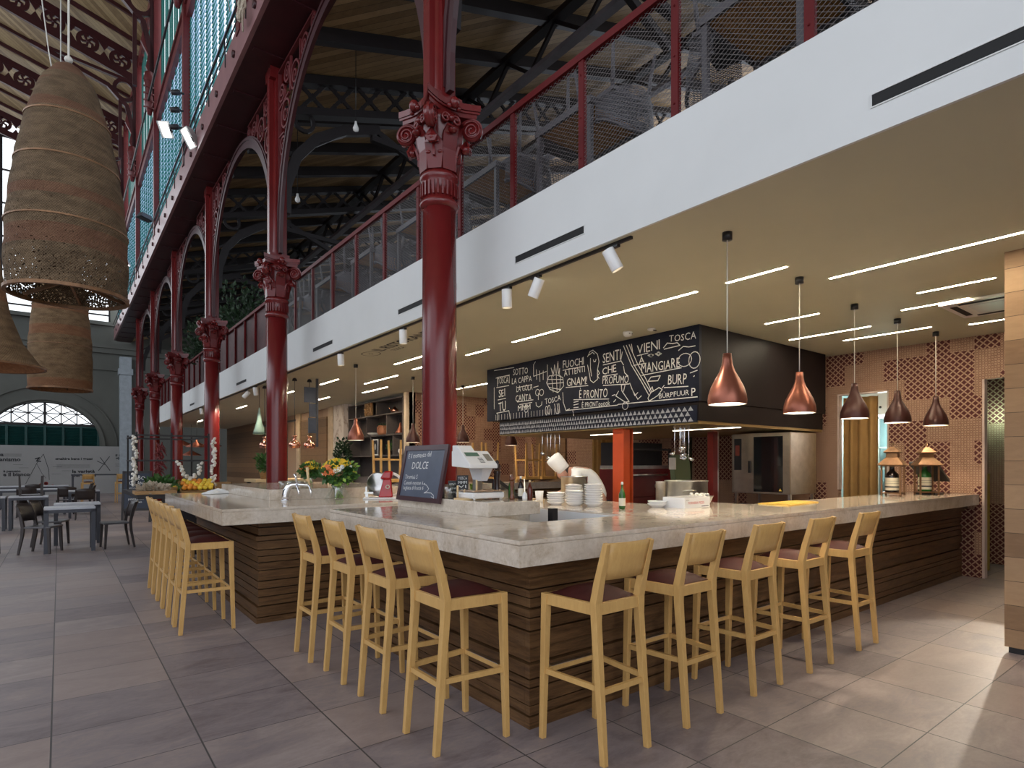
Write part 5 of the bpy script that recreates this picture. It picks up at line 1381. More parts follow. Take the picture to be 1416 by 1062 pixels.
# pantry things seen through the opening
sh = thing('steel_shelf', 'pale shelf unit in the bright pantry behind the curtain', 'shelf', (11.1,3.2,0))
for z in (.9,1.4,1.75,2.25): MB().box(10.9,3.4,z,11.4,4.1,z+.03).build('board', M['steel'], sh, world=True)
for q in ((10.92,3.42),(10.92,4.08),(11.38,3.42),(11.38,4.08)): MB().box(q[0]-.02,q[1]-.02,0,q[0]+.02,q[1]+.02,2.28).build('upright', M['steel'], sh, world=True)
eh = thing('extractor_box', 'white box under the pantry ceiling', 'extractor', (10.7,3.4,2.2))
MB().box(10.4,3.42,2.28,11.3,4.2,2.7).build('housing', M['white'], eh, world=True)
for k_ in range(4): MB().ball((10.395,3.5+k_*.18,2.40),.02,8,6).build('knob', M['black'], eh, world=True)
for k_ in range(5):
    o = MB().box(-.16,-.14,0,.16,.14,.27).box(-.165,-.145,.25,.165,.145,.27).build('plastic_crate', M['yellowcrate']); o.location = (10.22,2.60,.001+k_*.272)
    MB().box(-.163,-.06,.12,-.16,.06,.18).build('grip_hole', M['dark'], o)
    tag(o,'yellow plastic crate stacked in the right doorway, '+['at the bottom','second from the bottom','in the middle','second from the top','on top'][k_],'crate','yellow crates in the doorway')
br = MB().box(WX-.05,10.3,0,WX-.002,11.4,2.4); struct(br.build('door_1', M['panel']))
fr_ = MB().box(WX-.06,6.36,0,WX-.002,6.44,2.15).box(WX-.06,6.80,0,WX-.002,6.88,2.15).box(WX-.06,6.36,2.07,WX-.002,6.88,2.15); struct(fr_.build('door_2', M['olive']))
# ------------------------------------------------------------------ the chef
def skin_obj(name, pts, edges, rad, mat, parent, sub=2):
    me = bpy.data.meshes.new(name); me.from_pydata([tuple(p) for p in pts], edges, []); me.materials.append(mat)
    o = bpy.data.objects.new(name, me); COL.objects.link(o); o.parent = parent
    o.modifiers.new('skin','SKIN'); s = o.modifiers.new('sub','SUBSURF'); s.levels = sub; s.render_levels = sub
    for v, r in zip(me.skin_vertices[0].data, rad):
        v.radius = r if hasattr(r,'__len__') else (r, r)
    me.skin_vertices[0].data[0].use_root = True
    o.modifiers['skin'].use_smooth_shade = True
    return o
pn = thing('person', 'chef in white jacket and tall white hat, bending over a pot', 'person', (5.85,5.66,0))
L_ = V(-.7925,.6099,0); F_ = V(.6099,.7925,0)
def cp(l, f, z): return L_*l+F_*f+V(0,0,z)
pts = [cp(0,0,.98), cp(.06,0,1.16), cp(.18,0,1.33), cp(.33,0,1.385), cp(.42,0,1.395), cp(.46,0,1.385), cp(.50,0,1.35), cp(.555,0,1.31)]
edges = [(i,i+1) for i in range(7)]; rad = [.14,.13,.145,.11,.055,.085,.09,.045]
for s in (-1,1):
    b_ = len(pts)
    arm = [cp(.32,s*.17,1.36), cp(.38,s*.24,1.18), cp(.50,s*.15,1.10), cp(.545,s*.12,1.09)]
    pts += arm; edges += [(3,b_),(b_,b_+1),(b_+1,b_+2),(b_+2,b_+3)]; rad += [.062,.045,.03,.036]
    for i in range(5):
        c = len(pts); a = (i-2)*.018; ln_ = (.05,.075,.08,.075,.06)[i]
        if i == 0: fp = [cp(.55,s*.12-s*.04,1.085), cp(.575,s*.12-s*.055,1.065)]
        else: fp = [cp(.57+ln_*.3,s*.12+a,1.075), cp(.57+ln_*.7,s*.12+a*1.15,1.045)]
        pts += fp; edges += [(b_+3,c),(c,c+1)]; rad += [.0095,.008]
    l0 = len(pts); pts += [cp(-.02,s*.09,.92), cp(.02,s*.10,.50), cp(0,s*.10,.09), cp(.14,s*.11,.045)]
    edges += [(0,l0),(l0,l0+1),(l0+1,l0+2),(l0+2,l0+3)]; rad += [.09,.06,.04,.035]
skin_obj('body', pts, edges, rad, M['skin'], pn)
f = MB()
for s in (-1,1):
    f.ball(cp(.575,s*.032,1.375),.010,8,6); f.ball(cp(.475,s*.085,1.36),.022,8,6,(.6,.4,1))
f.build('eyes_and_ears', M['skin'], pn)
hx = Matrix.Rotation(.0,3,'Z'); ax = (L_*.62+V(0,0,.70)).normalized(); q = ax.to_track_quat('Z','Y').to_matrix()
MB().lathe([(.098,0),(.100,.05),(.103,.06),(.112,.19),(.104,.235),(.05,.25),(0,.25)], cp(.475,0,1.41), 24, M=q).build('toque_hat', M['cloth_white'], pn)
MB().ball(cp(.445,0,1.40),.070,12,8,(1,1,.9)).build('hair', M['hair'], pn)
jp = [cp(0,0,.95), cp(.04,0,1.14), cp(.15,0,1.315), cp(.30,0,1.375), cp(.385,0,1.392)]
je = [(0,1),(1,2),(2,3),(3,4)]; jr = [.165,.155,.165,.135,.075]
for s in (-1,1):
    b_ = len(jp); jp += [cp(.31,s*.175,1.36), cp(.375,s*.245,1.18), cp(.475,s*.165,1.11)]; je += [(3,b_),(b_,b_+1),(b_+1,b_+2)]; jr += [.078,.062,.046]
skin_obj('jacket', jp, je, jr, M['cloth_white'], pn)
tp = [cp(0,0,.99)]; te_ = []; trr = [.15]
for s in (-1,1):
    b_ = len(tp); tp += [cp(-.02,s*.09,.90), cp(.02,s*.10,.50), cp(0,s*.10,.10)]; te_ += [(0,b_),(b_,b_+1),(b_+1,b_+2)]; trr += [.105,.075,.065]
skin_obj('trousers', tp, te_, trr, M['cloth_navy'], pn)
for s in (-1,1): MB().ball(cp(.07,s*.105,.045),.05,10,6,(1,1,.85),M=None).box(*(cp(-.06,s*.105,0)-V(.04,.04,0)),*(cp(.12,s*.105,.05)+V(.03,.03,0))).build('shoe', M['black'], pn)

# ------------------------------------------------------------------ plants and flowers
def leaves(b, c, r, n, size, rr, sq=(1,1,1), shell=.55):
    for i in range(n):
        d = V(rr.gauss(0,1), rr.gauss(0,1), rr.gauss(0,1)).normalized(); q = rr.uniform(shell,1)
        p = V(c[0]+d.x*r*sq[0]*q, c[1]+d.y*r*sq[1]*q, c[2]+d.z*r*sq[2]*q)
        a = (d+V(rr.uniform(-.7,.7),rr.uniform(-.7,.7),rr.uniform(-.4,.9))).normalized(); s = a.cross(V(rr.uniform(-1,1),rr.uniform(-1,1),rr.uniform(-1,1))).normalized()
        l = size*rr.uniform(.6,1.3); w = l*.32; nn = a.cross(s)*l*.12
        b.add([p, p+a*l*.5+s*w+nn, p+a*l, p+a*l*.5-s*w+nn], [(0,1,2),(0,2,3)])
    return b
def flower(b, c, r, d, rr, n=9):
    d = Vector(d).normalized(); a = d.orthogonal().normalized(); e = d.cross(a)
    for k_ in range(n):
        t = 2*PI*k_/n; p = a*math.cos(t)+e*math.sin(t); s = d.cross(p)*r*.30
        b.add([Vector(c), Vector(c)+p*r*.6+s+d*r*.15, Vector(c)+p*r+d*r*.05, Vector(c)+p*r*.6-s+d*r*.15], [(0,1,2,3)])
    b.ball(Vector(c)+d*r*.08, r*.28, 8, 5)
def bouquet(root, zc, r, rr, n=26):
    leaves(MB(), (0,0,zc-.01), r, 420, .075, rr, (1,1,.55)).build('leaves', M['leaf'], root, kind='stuff')
    leaves(MB(), (.03,0,zc), r, 120, .05, rr, (1.05,1.05,.8)).build('light_leaves', M['lime'], root, kind='stuff')
    for name, mat, cnt, rad in (('yellow_flower','yellow',n,.052),('orange_flower','opetal',max(2,n//5),.05),('white_flower','wpetal',max(3,n//3),.032)):
        for i in range(cnt):
            b = MB(); t = rr.uniform(0,6.28); e = rr.uniform(.25,1.35) if name == 'yellow_flower' else rr.uniform(-.1,1.1)
            if name == 'orange_flower': t = rr.uniform(2.6,4.2); e = rr.uniform(-.05,.5)
            d = V(math.cos(t)*math.cos(e), math.sin(t)*math.cos(e), math.sin(e))
            flower(b, V(0,0,zc)+V(d.x*r,d.y*r,d.z*r*.75)*1.02, rad*rr.uniform(.8,1.2), d+V(-.3,-.5,.1), rr); b.build(name, M[mat], root)
def vase(x, y, z, s, lab, seed):
    r = thing('flower_vase', lab, 'flower vase', (x,y,z)); rr = random.Random(seed)
    MB().lathe([(.05*s,0),(.055*s,.005),(.05*s,.09*s),(.075*s,.16*s),(.07*s,.16*s),(.045*s,.09*s),(.045*s,.012),(0,.012)], n=24, cap1=False).build('glass', M['clear'], r)
    st_ = MB()
    for i in range(14):
        t = rr.uniform(0,6.28); q = rr.uniform(.01,.04)*s; st_.tube([(q*1.6*math.cos(t),q*1.6*math.sin(t),.015),(-q*.3*math.cos(t),-q*.3*math.sin(t),.12*s),(q*2.4*math.cos(t+.4),q*2.4*math.sin(t+.4),.24*s)],.007,5)
    st_.build('stems', M['lime'], r, kind='stuff')
    bouquet(r, .30*s, .175*s, rr, int(26*s))
    return r
fv = vase(2.49,6.44,H,1.0,'yellow and orange bouquet in a clear vase on the far bar',4)
w_ = MB(); rr = random.Random(9)
for i in range(9):
    t = i*.7; w_.add([(.05*math.cos(t),.05*math.sin(t),.16),(.16*math.cos(t+.2),.16*math.sin(t+.2),.0),(.12*math.cos(t+.6),.12*math.sin(t+.6),.0),(.05*math.cos(t+.5),.05*math.sin(t+.5),.16)],[(0,1,2,3)])
w_.build('cellophane_wrap', M['clear'], fv)
vase(2.72,8.05,H+.117,.66,'smaller bouquet of yellow flowers behind the beer tap',8)
# ------------------------------------------------------------------ things on the far bar
tp_ = thing('beer_tap', 'chrome curved beer tap on the far bar, left of the bouquet', 'beer tap', (1.98,6.42,H))
L2 = V(.7925,-.6099,0)
def tq(a, z): return tuple(L2*a+V(0,0,z))
MB().tube([tq(-.075,0),tq(-.08,.05),tq(-.07,.10),tq(-.045,.145),tq(-.01,.17),tq(.05,.175),tq(.12,.172),tq(.19,.168)],[.034,.038,.038,.034,.028,.024,.022,.020],14).lathe([(.05,0),(.05,.010),(.036,.018)],tq(-.075,0),18).build('arched_column', M['chrome'], tp_)
for a in (.05,.18):
    MB().tube([tuple(Vector(tq(a,.17))-F_*.02),tuple(Vector(tq(a+.02,.15))-F_*.05),tuple(Vector(tq(a+.035,.10))-F_*.06),tuple(Vector(tq(a+.045,.05))-F_*.06)],[.017,.014,.011,.009],10).build('spout', M['chrome'], tp_)
    MB().tube([tuple(Vector(tq(a+.005,.18))-F_*.02),tuple(Vector(tq(a-.005,.25))-F_*.03),tuple(Vector(tq(a-.015,.36 if a > .1 else .29))-F_*.03)],[.010,.013,.016],10).build('lever', M['pegwood'] if a > .1 else M['chrome'], tp_)
sl_ = thing('meat_slicer', 'red meat slicer with round steel blade on the far bar', 'meat slicer', (2.93,6.25,H), -.5)
MB().box(-.20,-.14,0,.24,.16,.018).build('white_tray', M['white'], sl_, bevel=.004)
RX = Matrix.Rotation(PI/2,3,'X')
MB().lathe([(0,-.012),(.125,-.012),(.138,0),(.125,.012),(0,.012)],(-.045,.0,.165),36,M=Matrix.Rotation(-.35,3,'Z') @ RX).build('blade', M['steel'], sl_)
MB().add([(-.035,-.10,.018),(.125,-.10,.018),(.125,.07,.018),(-.035,.07,.018),(.02,-.06,.225),(.105,-.06,.225),(.105,.03,.225),(.02,.03,.225)],[(0,3,2,1),(4,5,6,7),(0,1,5,4),(1,2,6,5),(2,3,7,6),(3,0,4,7)]).build('pedestal', M['slicer'], sl_, bevel=.012)
MB().add([(-.02,-.08,.225),(.11,-.08,.215),(.11,.05,.215),(-.02,.05,.225),(.03,-.07,.315),(.12,-.07,.325),(.14,.04,.29),(.03,.04,.31)],[(0,3,2,1),(4,5,6,7),(0,1,5,4),(1,2,6,5),(2,3,7,6),(3,0,4,7)]).build('motor_cover', M['slicer'], sl_, bevel=.02)
MB().lathe([(.115,-.008),(.145,-.008),(.145,.008),(.115,.008)],(.095,.10,.155),32,cap0=False,cap1=False,M=RX).build('flywheel', M['china'], sl_)
MB().lathe([(.016,-.003),(.024,-.003),(.024,.003),(.016,.003)],(.068,-.090,.135),16,cap0=False,cap1=False,M=Matrix.Rotation(PI/2-.2,3,'X')).build('round_badge', M['paper'], sl_)
MB().box(-.19,-.10,.06,-.09,.06,.08).bar((-.17,-.05,.08),(-.17,-.05,.14),.02,.02).bar((-.17,0,.018),(-.17,0,.06),.03,.03).build('carriage', M['steel'], sl_)
for i, (x,y) in enumerate(((2.02,6.9),(2.12,6.85),(2.14,7.0),(2.24,6.92))):
    o = tumbler(x,y,H+.117,['leftmost','second from the left','third from the left','rightmost'][i]+' clear round glass in front of the second column',.048,.085,'round glasses on the far bar')
nk = MB(); n = 12; vs = []; rr = random.Random(3)
for i in range(n+1):
    for j_ in range(n+1):
        u, v = i/n*2-1, j_/n*2-1; rr_ = max(abs(u),abs(v)); vs.append((u*.17,v*.10,.004+.05*(1-rr_**2)*(1+.4*math.sin(u*7+v*4))))
nk.add(vs,[(i*(n+1)+j_,(i+1)*(n+1)+j_,(i+1)*(n+1)+j_+1,i*(n+1)+j_+1) for i in range(n) for j_ in range(n)],True).box(-.15,-.08,0,.15,.08,.01)
o = nk.build('napkin', M['cloth_white']); o.location = (1.66,8.6,H); o.rotation_euler = (0,0,.4); tag(o,'folded white napkin lying on the far bar','napkin')

# ------------------------------------------------------------------ under the canopy at the back : shelf unit, lamps, plants
su = thing('shelf_unit', 'dark grey shelf unit on the back wall, holding copper pots and books', 'shelf unit', (6.47,14.3,0))
MB().box(6.82,12.66,0,6.85,16.0,3.12).build('back_panel', plain('shelf_back',(.075,.062,.058),.6), su, world=True)
for z in (1.1,1.68,2.2,2.72,3.08): MB().box(6.47,12.66,z,6.82,16.0,z+.035).build('shelf_board', M['shelfgrey'], su, world=True)
for y in (12.66,15.965): MB().box(6.47,y,0,6.82,y+.035,3.11).build('side_panel', M['shelfgrey'], su, world=True)
for y, z0, z1 in ((14.15,2.755,3.08),(14.9,2.755,3.08),(13.55,2.235,2.72),(14.75,2.235,2.72),(14.5,1.715,2.2),(13.2,1.715,2.2)): MB().box(6.48,y,z0,6.82,y+.035,z1).build('divider', M['shelfgrey'], su, world=True)
MB().box(6.47,12.66,0,6.82,16.0,1.1).build('cabinet', M['shelfgrey'], su, world=True)
def onshelf(name, b, mat, y, z, lab, cat, x=6.60):
    o = b.build(name, mat); o.location = (x,y,z); tag(o, lab, cat); return o
cv = MB(); rr = random.Random(1)
cv.box(-.03,-.22,0,.03,.22,.50)
for i in range(14): cv.ball((-.04,rr.uniform(-.18,.18),rr.uniform(.05,.45)),rr.uniform(.03,.06),7,5)
onshelf('carved_block', cv, M['crate'], 14.55, 2.755, 'carved pale wooden block leaning at the top of the shelf unit', 'carving', 6.45).scale = (1,.9,.64)
kl = thing('copper_kettle','small shiny copper kettle on the top shelf, right compartment','kettle',(6.6,13.35,2.755))
MB().lathe([(.07,0),(.10,.04),(.09,.09),(.04,.13),(.015,.14),(.02,.16),(0,.165)],n=18).build('body',M['polcopper'],kl); MB().tube([(-.09,0,.05),(-.14,0,.10),(-.16,0,.14)],.012,7).build('spout',M['polcopper'],kl)
onshelf('clay_pot', MB().lathe([(.12,0),(.16,.06),(.16,.2),(.12,.24),(.10,.24)],n=20), M['terracotta'], 14.0, 2.235, 'brown clay pot on the middle shelf of the shelf unit', 'pot')
onshelf('copper_funnel', MB().lathe([(.13,0),(.12,.03),(.04,.16),(.02,.26),(0,.27)],n=18), M['copper'], 13.05, 2.235, 'cone shaped copper pot on the middle shelf, right compartment', 'pot')
onshelf('serving_dish', MB().lathe([(.05,0),(.17,.04),(.18,.07),(0,.075)],n=20), M['china'], 14.55, 2.235, 'white dish on the middle shelf of the shelf unit', 'dish')
pt = thing('framed_picture','small framed picture standing on the lower shelf of the shelf unit','picture',(6.55,14.35,1.715)); MB().box(-.01,-.15,0,.01,.15,.42).build('frame',M['white'],pt); MB().box(-.013,-.12,.03,-.01,.12,.39).build('print',M['cloth_navy'],pt); MB().ball((-.012,.0,.22),.06,10,6,(.05,1,1.5)).build('grey_figure',M['greywall'],pt)
onshelf('glass_bowl', MB().lathe([(.06,0),(.10,.08),(.09,.14),(.09,.14)],n=16), M['china'], 12.95, 1.715, 'white pot at the right end of the lower shelf', 'pot')
def potted(x, y, z, r, lab, mat='leaf', pot_='terracotta', n=260, h=1, sz=.09, name='potted_plant', seed=1):
    o = thing(name, lab, 'plant', (x,y,z)); rr = random.Random(seed)
    MB().lathe([(r*.5,0),(r*.65,r*.6),(r*.68,r*.62),(r*.6,r*.6),(0,r*.55)],n=18,cap1=False).build('pot',M[pot_],o)
    leaves(MB(),(0,0,r*(.8+.5*h)),r,n,sz,rr,(1,1,h),.2).build('foliage',M[mat],o,kind='stuff')
    stm = MB()
    for i in range(5): stm.tube([(0,0,r*.5),(rr.uniform(-.4,.4)*r,rr.uniform(-.4,.4)*r,r*(.8+.4*h))],.008,5)
    stm.build('stems',M['leafdark'],o); return o
potted(6.20,15.7,1.32,.22,'tall trailing green plant beside the marble pillar','leafdark','black',420,2.2,.10,seed=3)
struct(MB().box(6.0,15.5,0,6.42,15.95,1.32).build('trim_7', M['panel']))
potted(6.62,13.95,2.235,.14,'green plant on the middle shelf of the shelf unit','leafdark','black',110,1,.07,seed=4)
potted(6.62,13.5,1.715,.15,'green plant on the lower shelf, seen through the upturned stool','leaf','black',120,1,.07,seed=5)
# hanging info panels on a pole
ip = thing('hanging_panels', 'three dark blue panels on a pole hanging from the canopy ceiling', 'display', (4.05,11.6,CZ))
MB().box(-.02,-.02,-1.35,.02,.02,0).build('pole', M['tablegrey'], ip)
for i, (x0,x1,z0,z1) in enumerate(((-.32,-.03,-.48,-.18),(-.20,-.02,-.76,-.50),(-.22,-.02,-1.08,-.78))):
    MB().box(x0*.79+.0,-.012,z0,x1*.79,.012,z1).build('panel', plain('blue_grey_panel_%s' % 'abc'[i],(.05,.065,.10),.4), ip)
# distant lamps
r = thing('pendant_lamp','sage green cone lamp hanging left of the second column','pendant lamp',(3.50,13.7,CZ)); MB().tube([(0,0,0),(0,0,-.5)],.005,6).build('cord',M['black'],r)
s_ = MB().lathe([(.012,-.45),(.03,-.58),(.055,-.75),(.12,-.97),(.135,-1.03),(.13,-1.03)],n=24,cap1=False).build('shade',M['sage'],r); MB().ball((0,0,-.98),.04,10,7).build('bulb',M['bulb'],r)
def globe(x, y, zb, lab):
    r = thing('pendant_lamp', lab, 'pendant lamp', (x,y,CZ), 0, 'polished copper lamps'); d = CZ-zb
    MB().lathe([(.05,-.06),(.04,-.02),(.02,0)],n=12).build('canopy',M['black'],r); MB().tube([(0,0,-.05),(0,0,-d+.24)],.006,6).build('cord',M['black'],r)
    MB().lathe([(.035,-d+.25),(.05,-d+.24),(.05,-d+.235),(.03,-d+.22),(.035,-d+.15),(.08,-d+.13),(.115,-d+.075),(.105,-d+.02),(.085,-d),(.08,-d)],n=24,cap1=False).build('shade',M['polcopper'],r); MB().ball((0,0,-d+.06),.035,10,7).build('bulb',M['bulb'],r)
globe(3.66,11.75,1.80,'polished copper globe lamp right of the second column, left one of two'); globe(3.95,11.75,1.80,'polished copper globe lamp right of the second column, right one of two'); globe(3.52,13.35,1.83,'polished copper globe lamp half hidden by the second column')
for i, (x,y,z) in enumerate(((4.3,26,2.15),(4.0,27.5,2.25),(4.9,26.5,2.2),(4.5,28.5,1.85))):
    r = thing('pendant_lamp','distant copper cone lamp, '+['largest, lit from below','upper left','upper right','lowest'][i]+' of the group behind the third column','pendant lamp',(x,y,CZ),0,'distant copper cone lamps')
    MB().tube([(0,0,0),(0,0,z-CZ+.3)],.006,6).build('cord',M['black'],r); MB().lathe([(.03,z-CZ+.32),(.06,z-CZ+.2),(.40,z-CZ+.02),(.40,z-CZ)],n=20,cap1=False).build('shade',M['copper'],r); MB().ball((0,0,z-CZ+.08),.06,8,6).build('bulb',M['bulb'],r)
for i, (x,y,z) in enumerate(((3.6,8.6,6.58),(3.40,10.75,6.2),(3.6,5.9,6.65))):
    r = thing('bare_bulb','bare bulb on a long cord under the aisle roof, '+['below the curved brace','left, lowest of the three','right of the nearest upper column'][i],'bulb',(x,y,z+.16),0,'bare bulbs under the aisle roof')
    MB().tube([(0,0,0),(0,0,az(x)-z-.2)],.006,5).build('cord',M['black'],r); MB().lathe([(.018,0),(.02,-.04),(.045,-.10),(.04,-.14),(0,-.16)],n=14).build('glass',M['clearbulb'],r)
for i,(y,z0,r_,l) in enumerate(((18.3,4.45,.95,'large bush on the balcony, between the second and third columns'),(20.6,4.45,.85,'dark bush on the balcony, behind the third column shaft'),(24.0,4.5,.95,'bush on the balcony, between the third and fourth columns'))):
    potted(4.30,y,3.84,r_*1.25,l,'leafdark','black',1300,1.15,.15,'balcony_bush',seed=10+i)
# ------------------------------------------------------------------ woven lamps in the hall
def big_lamp(x, y, z0, h, r, lab, mat, roofz):
    o = thing('woven_lamp', lab, 'hanging lamp', (x,y,z0+h), 0, 'woven seagrass lamps')
    pr = [(.16,0),(.26,-.06),(.46,-.22),(.66,-.44),(.82,-.68),(.93,-.88),(1.0,-1.10)]
    prof = [(.10*r,0),(.24*r,-.02*h),(.42*r,-.08*h),(.60*r,-.19*h),(.76*r,-.34*h),(.88*r,-.50*h),(.97*r,-.68*h),(1.0*r,-.84*h),(.985*r,-1.0*h)]
    rr = []
    for (a,b),(c,d) in zip(prof[:-1], prof[1:]):
        for i in range(4): rr.append((a+(c-a)*i/4, b+(d-b)*i/4))
    rr.append(prof[-1])
    rr = [(q+(.006*math.sin(z*19)), z) for q, z in rr]
    MB().lathe(rr, n=64, cap0=False, cap1=False).build('woven_shade', mat, o)
    MB().lathe([(q-.02, z-.004) for q, z in rr], n=48, cap0=True, cap1=False).build('inner_layer', M['rattan_in'], o) if mat is not M['rattan'] else None
    b = MB().path([(.985*r*math.cos(2*PI*i/40),.985*r*math.sin(2*PI*i/40),-h) for i in range(40)],.03,.03,closed=True)
    b.build('rim_hoop', M['bronze'], o)
    f = MB()
    for i in range(6): t = i*PI/3+.3; f.bar((.97*r*math.cos(t),.97*r*math.sin(t),-.985*h),(.0,.0,-.93*h),.02,.03)
    f.build('cross_frame', M['bronze'], o)
    MB().tube([(0,0,-.02),(0,0,.05),(0,0,roofz-z0-h)],[.02,.010,.010],6).ball((0,0,.05),.035,8,6).build('rope', M['wirecord'], o)
    for k_ in (.25,.47,.72):
        i = min(range(len(rr)), key=lambda q: abs(rr[q][1]+h*k_)); q, z = rr[i]
        MB().path([((q+.003)*math.cos(2*PI*i/48),(q+.003)*math.sin(2*PI*i/48),z) for i in range(48)],.008,.014,closed=True).build('seam_cord', M['bronze'], o)
    return o
big_lamp(.07,6.95,3.08,2.18,.475,'big tall woven dome lamp at top left, largest of the three',M['rattan'],nz(0)-3.08+3.08-.1)
big_lamp(.02,13.4,2.84,2.75,.475,'second woven dome lamp, farther back below the largest one',M['rattan2'],nz(0)-.1)
o = thing('woven_lamp','bell shaped woven lamp with wide brim, cut off by the left edge','hanging lamp',(-.72,9.35,5.26),0,'woven seagrass lamps')
pr = [(.08,0),(.10,-.3),(.12,-.7),(.14,-1.1),(.18,-1.5),(.25,-1.95),(.37,-2.3),(.53,-2.54),(.59,-2.60)]
MB().lathe(pr,n=56,cap0=True,cap1=False).build('woven_shade',M['rattan2'],o); MB().lathe([(a-.015,b-.003) for a,b in pr],n=40,cap0=False,cap1=False).build('inner_layer',M['rattan_in'],o)
MB().path([(.59*math.cos(2*PI*i/40),.59*math.sin(2*PI*i/40),-2.60) for i in range(40)],.025,.02,closed=True).build('rim_hoop',M['bronze'],o)
MB().tube([(0,0,0),(0,0,11)],.01,6).build('rope',M['wirecord'],o)
# guy cords, coil of rope, floodlights
tag(MB().tube([(.05,7.0,14.5),(2.1,9.9,8.5)],.008,5).build('guy_cord', M['wirecord']),'pale cord slanting from the roof to the girder rail','cord')
tag(MB().tube([(-.75,9.3,12.5),(-.1,9.1,6.5),(.05,8.9,5.4)],.007,5).build('guy_cord', M['wirecord']),'pale cord slanting down behind the big woven lamp, far left','cord')
rc_ = MB(); rr = random.Random(4)
for i in range(9): rc_.tube([(2.08+rr.uniform(-.03,.03)+.02*math.sin(t/12*2*PI),9.05+.14*math.cos(t/12*2*PI)+rr.uniform(-.03,.03),8.15+.28*math.sin(t/12*2*PI)+rr.uniform(-.03,.03)) for t in range(12)],.013,6,closed=True)
rc_.tube([(2.07,9.0,8.3),(2.06,8.95,7.9),(2.06,8.93,7.62)],.012,6)
tag(rc_.build('rope_coil', M['rope']),'coil of pale rope tied to the girder rail at the top','rope')
def flood(x, y, z, d, lit, lab):
    r = thing('floodlight', lab, 'floodlight', (x,y,z), 0, 'floodlights on the girder'); q = Vector(d).normalized().to_track_quat('Z','Y').to_matrix()
    b = MB()
    vs = [q @ Vector(p) for p in ((-.08,-.13,-.12),(.08,-.13,-.12),(.08,.13,-.12),(-.08,.13,-.12),(-.14,-.19,.03),(.14,-.19,.03),(.14,.19,.03),(-.14,.19,.03))]
    b.add(vs,[(0,3,2,1),(0,1,5,4),(1,2,6,5),(2,3,7,6),(3,0,4,7)]); b.build('housing', M['tablegrey'] if not lit else M['greywall'], r)
    vs = [q @ Vector(p) for p in ((-.09,-.17,.032),(.09,-.17,.032),(.09,.17,.032),(-.09,.17,.032))]
    MB().add(vs,[(0,1,2,3)]).build('lamp_face', M['flood'] if lit else M['darkglass'], r)
    MB().bar((0,0,0),(.14,.0,-.02),.05,.05).build('bracket', M['iron'], r)
flood(1.98,15.9,9.35,(-.35,-.55,-.75),True,'lit floodlight on the clerestory, upper one of the pair'); flood(2.05,13.2,7.98,(-.8,-.25,-.55),True,'lit floodlight on the girder face, lower one of the pair')
flood(2.0,20.4,8.75,(-.1,-.05,-1),False,'unlit grey floodlight farther along the girder'); flood(2.0,27,9.25,(-.4,-.4,-.8),True,'lit floodlight far along the girder, beside the woven lamp')
for i in range(3):
    o = MB().lathe([(.05,-.09),(.06,.06),(.05,.09)],(0,0,0),12,M=Matrix.Rotation(1.2,3,'Y')).bar((0,0,0),(.16,0,.03),.03,.03).build('stage_spot', M['iron']); o.location = (1.95,14.2+i*.1,9.35-i*.32); tag(o,'small black stage spot on the rail above the floodlights, '+['top','middle','bottom'][i]+' one','spotlight','black stage spots')

# ------------------------------------------------------------------ hall tables and chairs
def chair_meshes(root):
    """resin side chair facing +y"""
    for s in (-1,1):
        MB().bar((s*.20,.19,0),(s*.19,.17,.43),.030,.030,up=(0,1,0),w1=.045,h1=.045).build('front_leg',M['chairbrown'],root)
        MB().path([(s*.215,-.25,0),(s*.20,-.20,.30),(s*.195,-.19,.45),(s*.20,-.225,.66),(s*.205,-.27,.80)],[.028,.04,.045,.04,.03],[.028,.04,.045,.04,.03],up=(1,0,0)).build('rear_leg',M['chairbrown'],root)
    MB().box(-.215,-.20,.425,.215,.21,.455).build('seat',plain('chair_seat',(.10,.095,.10),.3) if 'chair_seat' not in bpy.data.materials else bpy.data.materials['chair_seat'],root,bevel=.012)
    b = MB(); vs = []; m = 8; rows = ((.54,-.20),(.64,-.225),(.74,-.255),(.84,-.29))
    for z, y in rows:
        for i in range(m+1): u = i/m*2-1; vs.append((u*.20,y-.075*(1-u*u)+.02,z-(.03*u*u if z > .8 else 0)+(.07*u*u*0)))
    n = len(vs); fs = [(k_*(m+1)+i,k_*(m+1)+i+1,(k_+1)*(m+1)+i+1,(k_+1)*(m+1)+i) for k_ in range(3) for i in range(m)]
    vs += [(x,y-.02,z) for x,y,z in vs]; fs += [tuple(reversed([q+n for q in f_])) for f_ in fs]
    for i in range(m): fs += [(i,n+i,n+i+1,i+1),(3*(m+1)+i,3*(m+1)+i+1,n+3*(m+1)+i+1,n+3*(m+1)+i)]
    b.add(vs,fs,True).build('backrest',M['chairbrown'],root)
ch0 = thing('resin_chair','dark brown chair at the left of the near hall table, front one','chair',(-.22,12.66,0),-PI/2-.42,'dark resin chairs in the hall'); chair_meshes(ch0)
dup(ch0,(-.10,13.72,0),-PI/2-.30,'dark brown chair at the left of the second hall table, behind the front one')
dup(ch0,(.80,12.72,0),PI/2+.12,'dark chair at the right of the near hall table, facing left')
dup(ch0,(-.98,12.75,0),-PI/2,'dark chair cut off by the left edge, only its front shows')
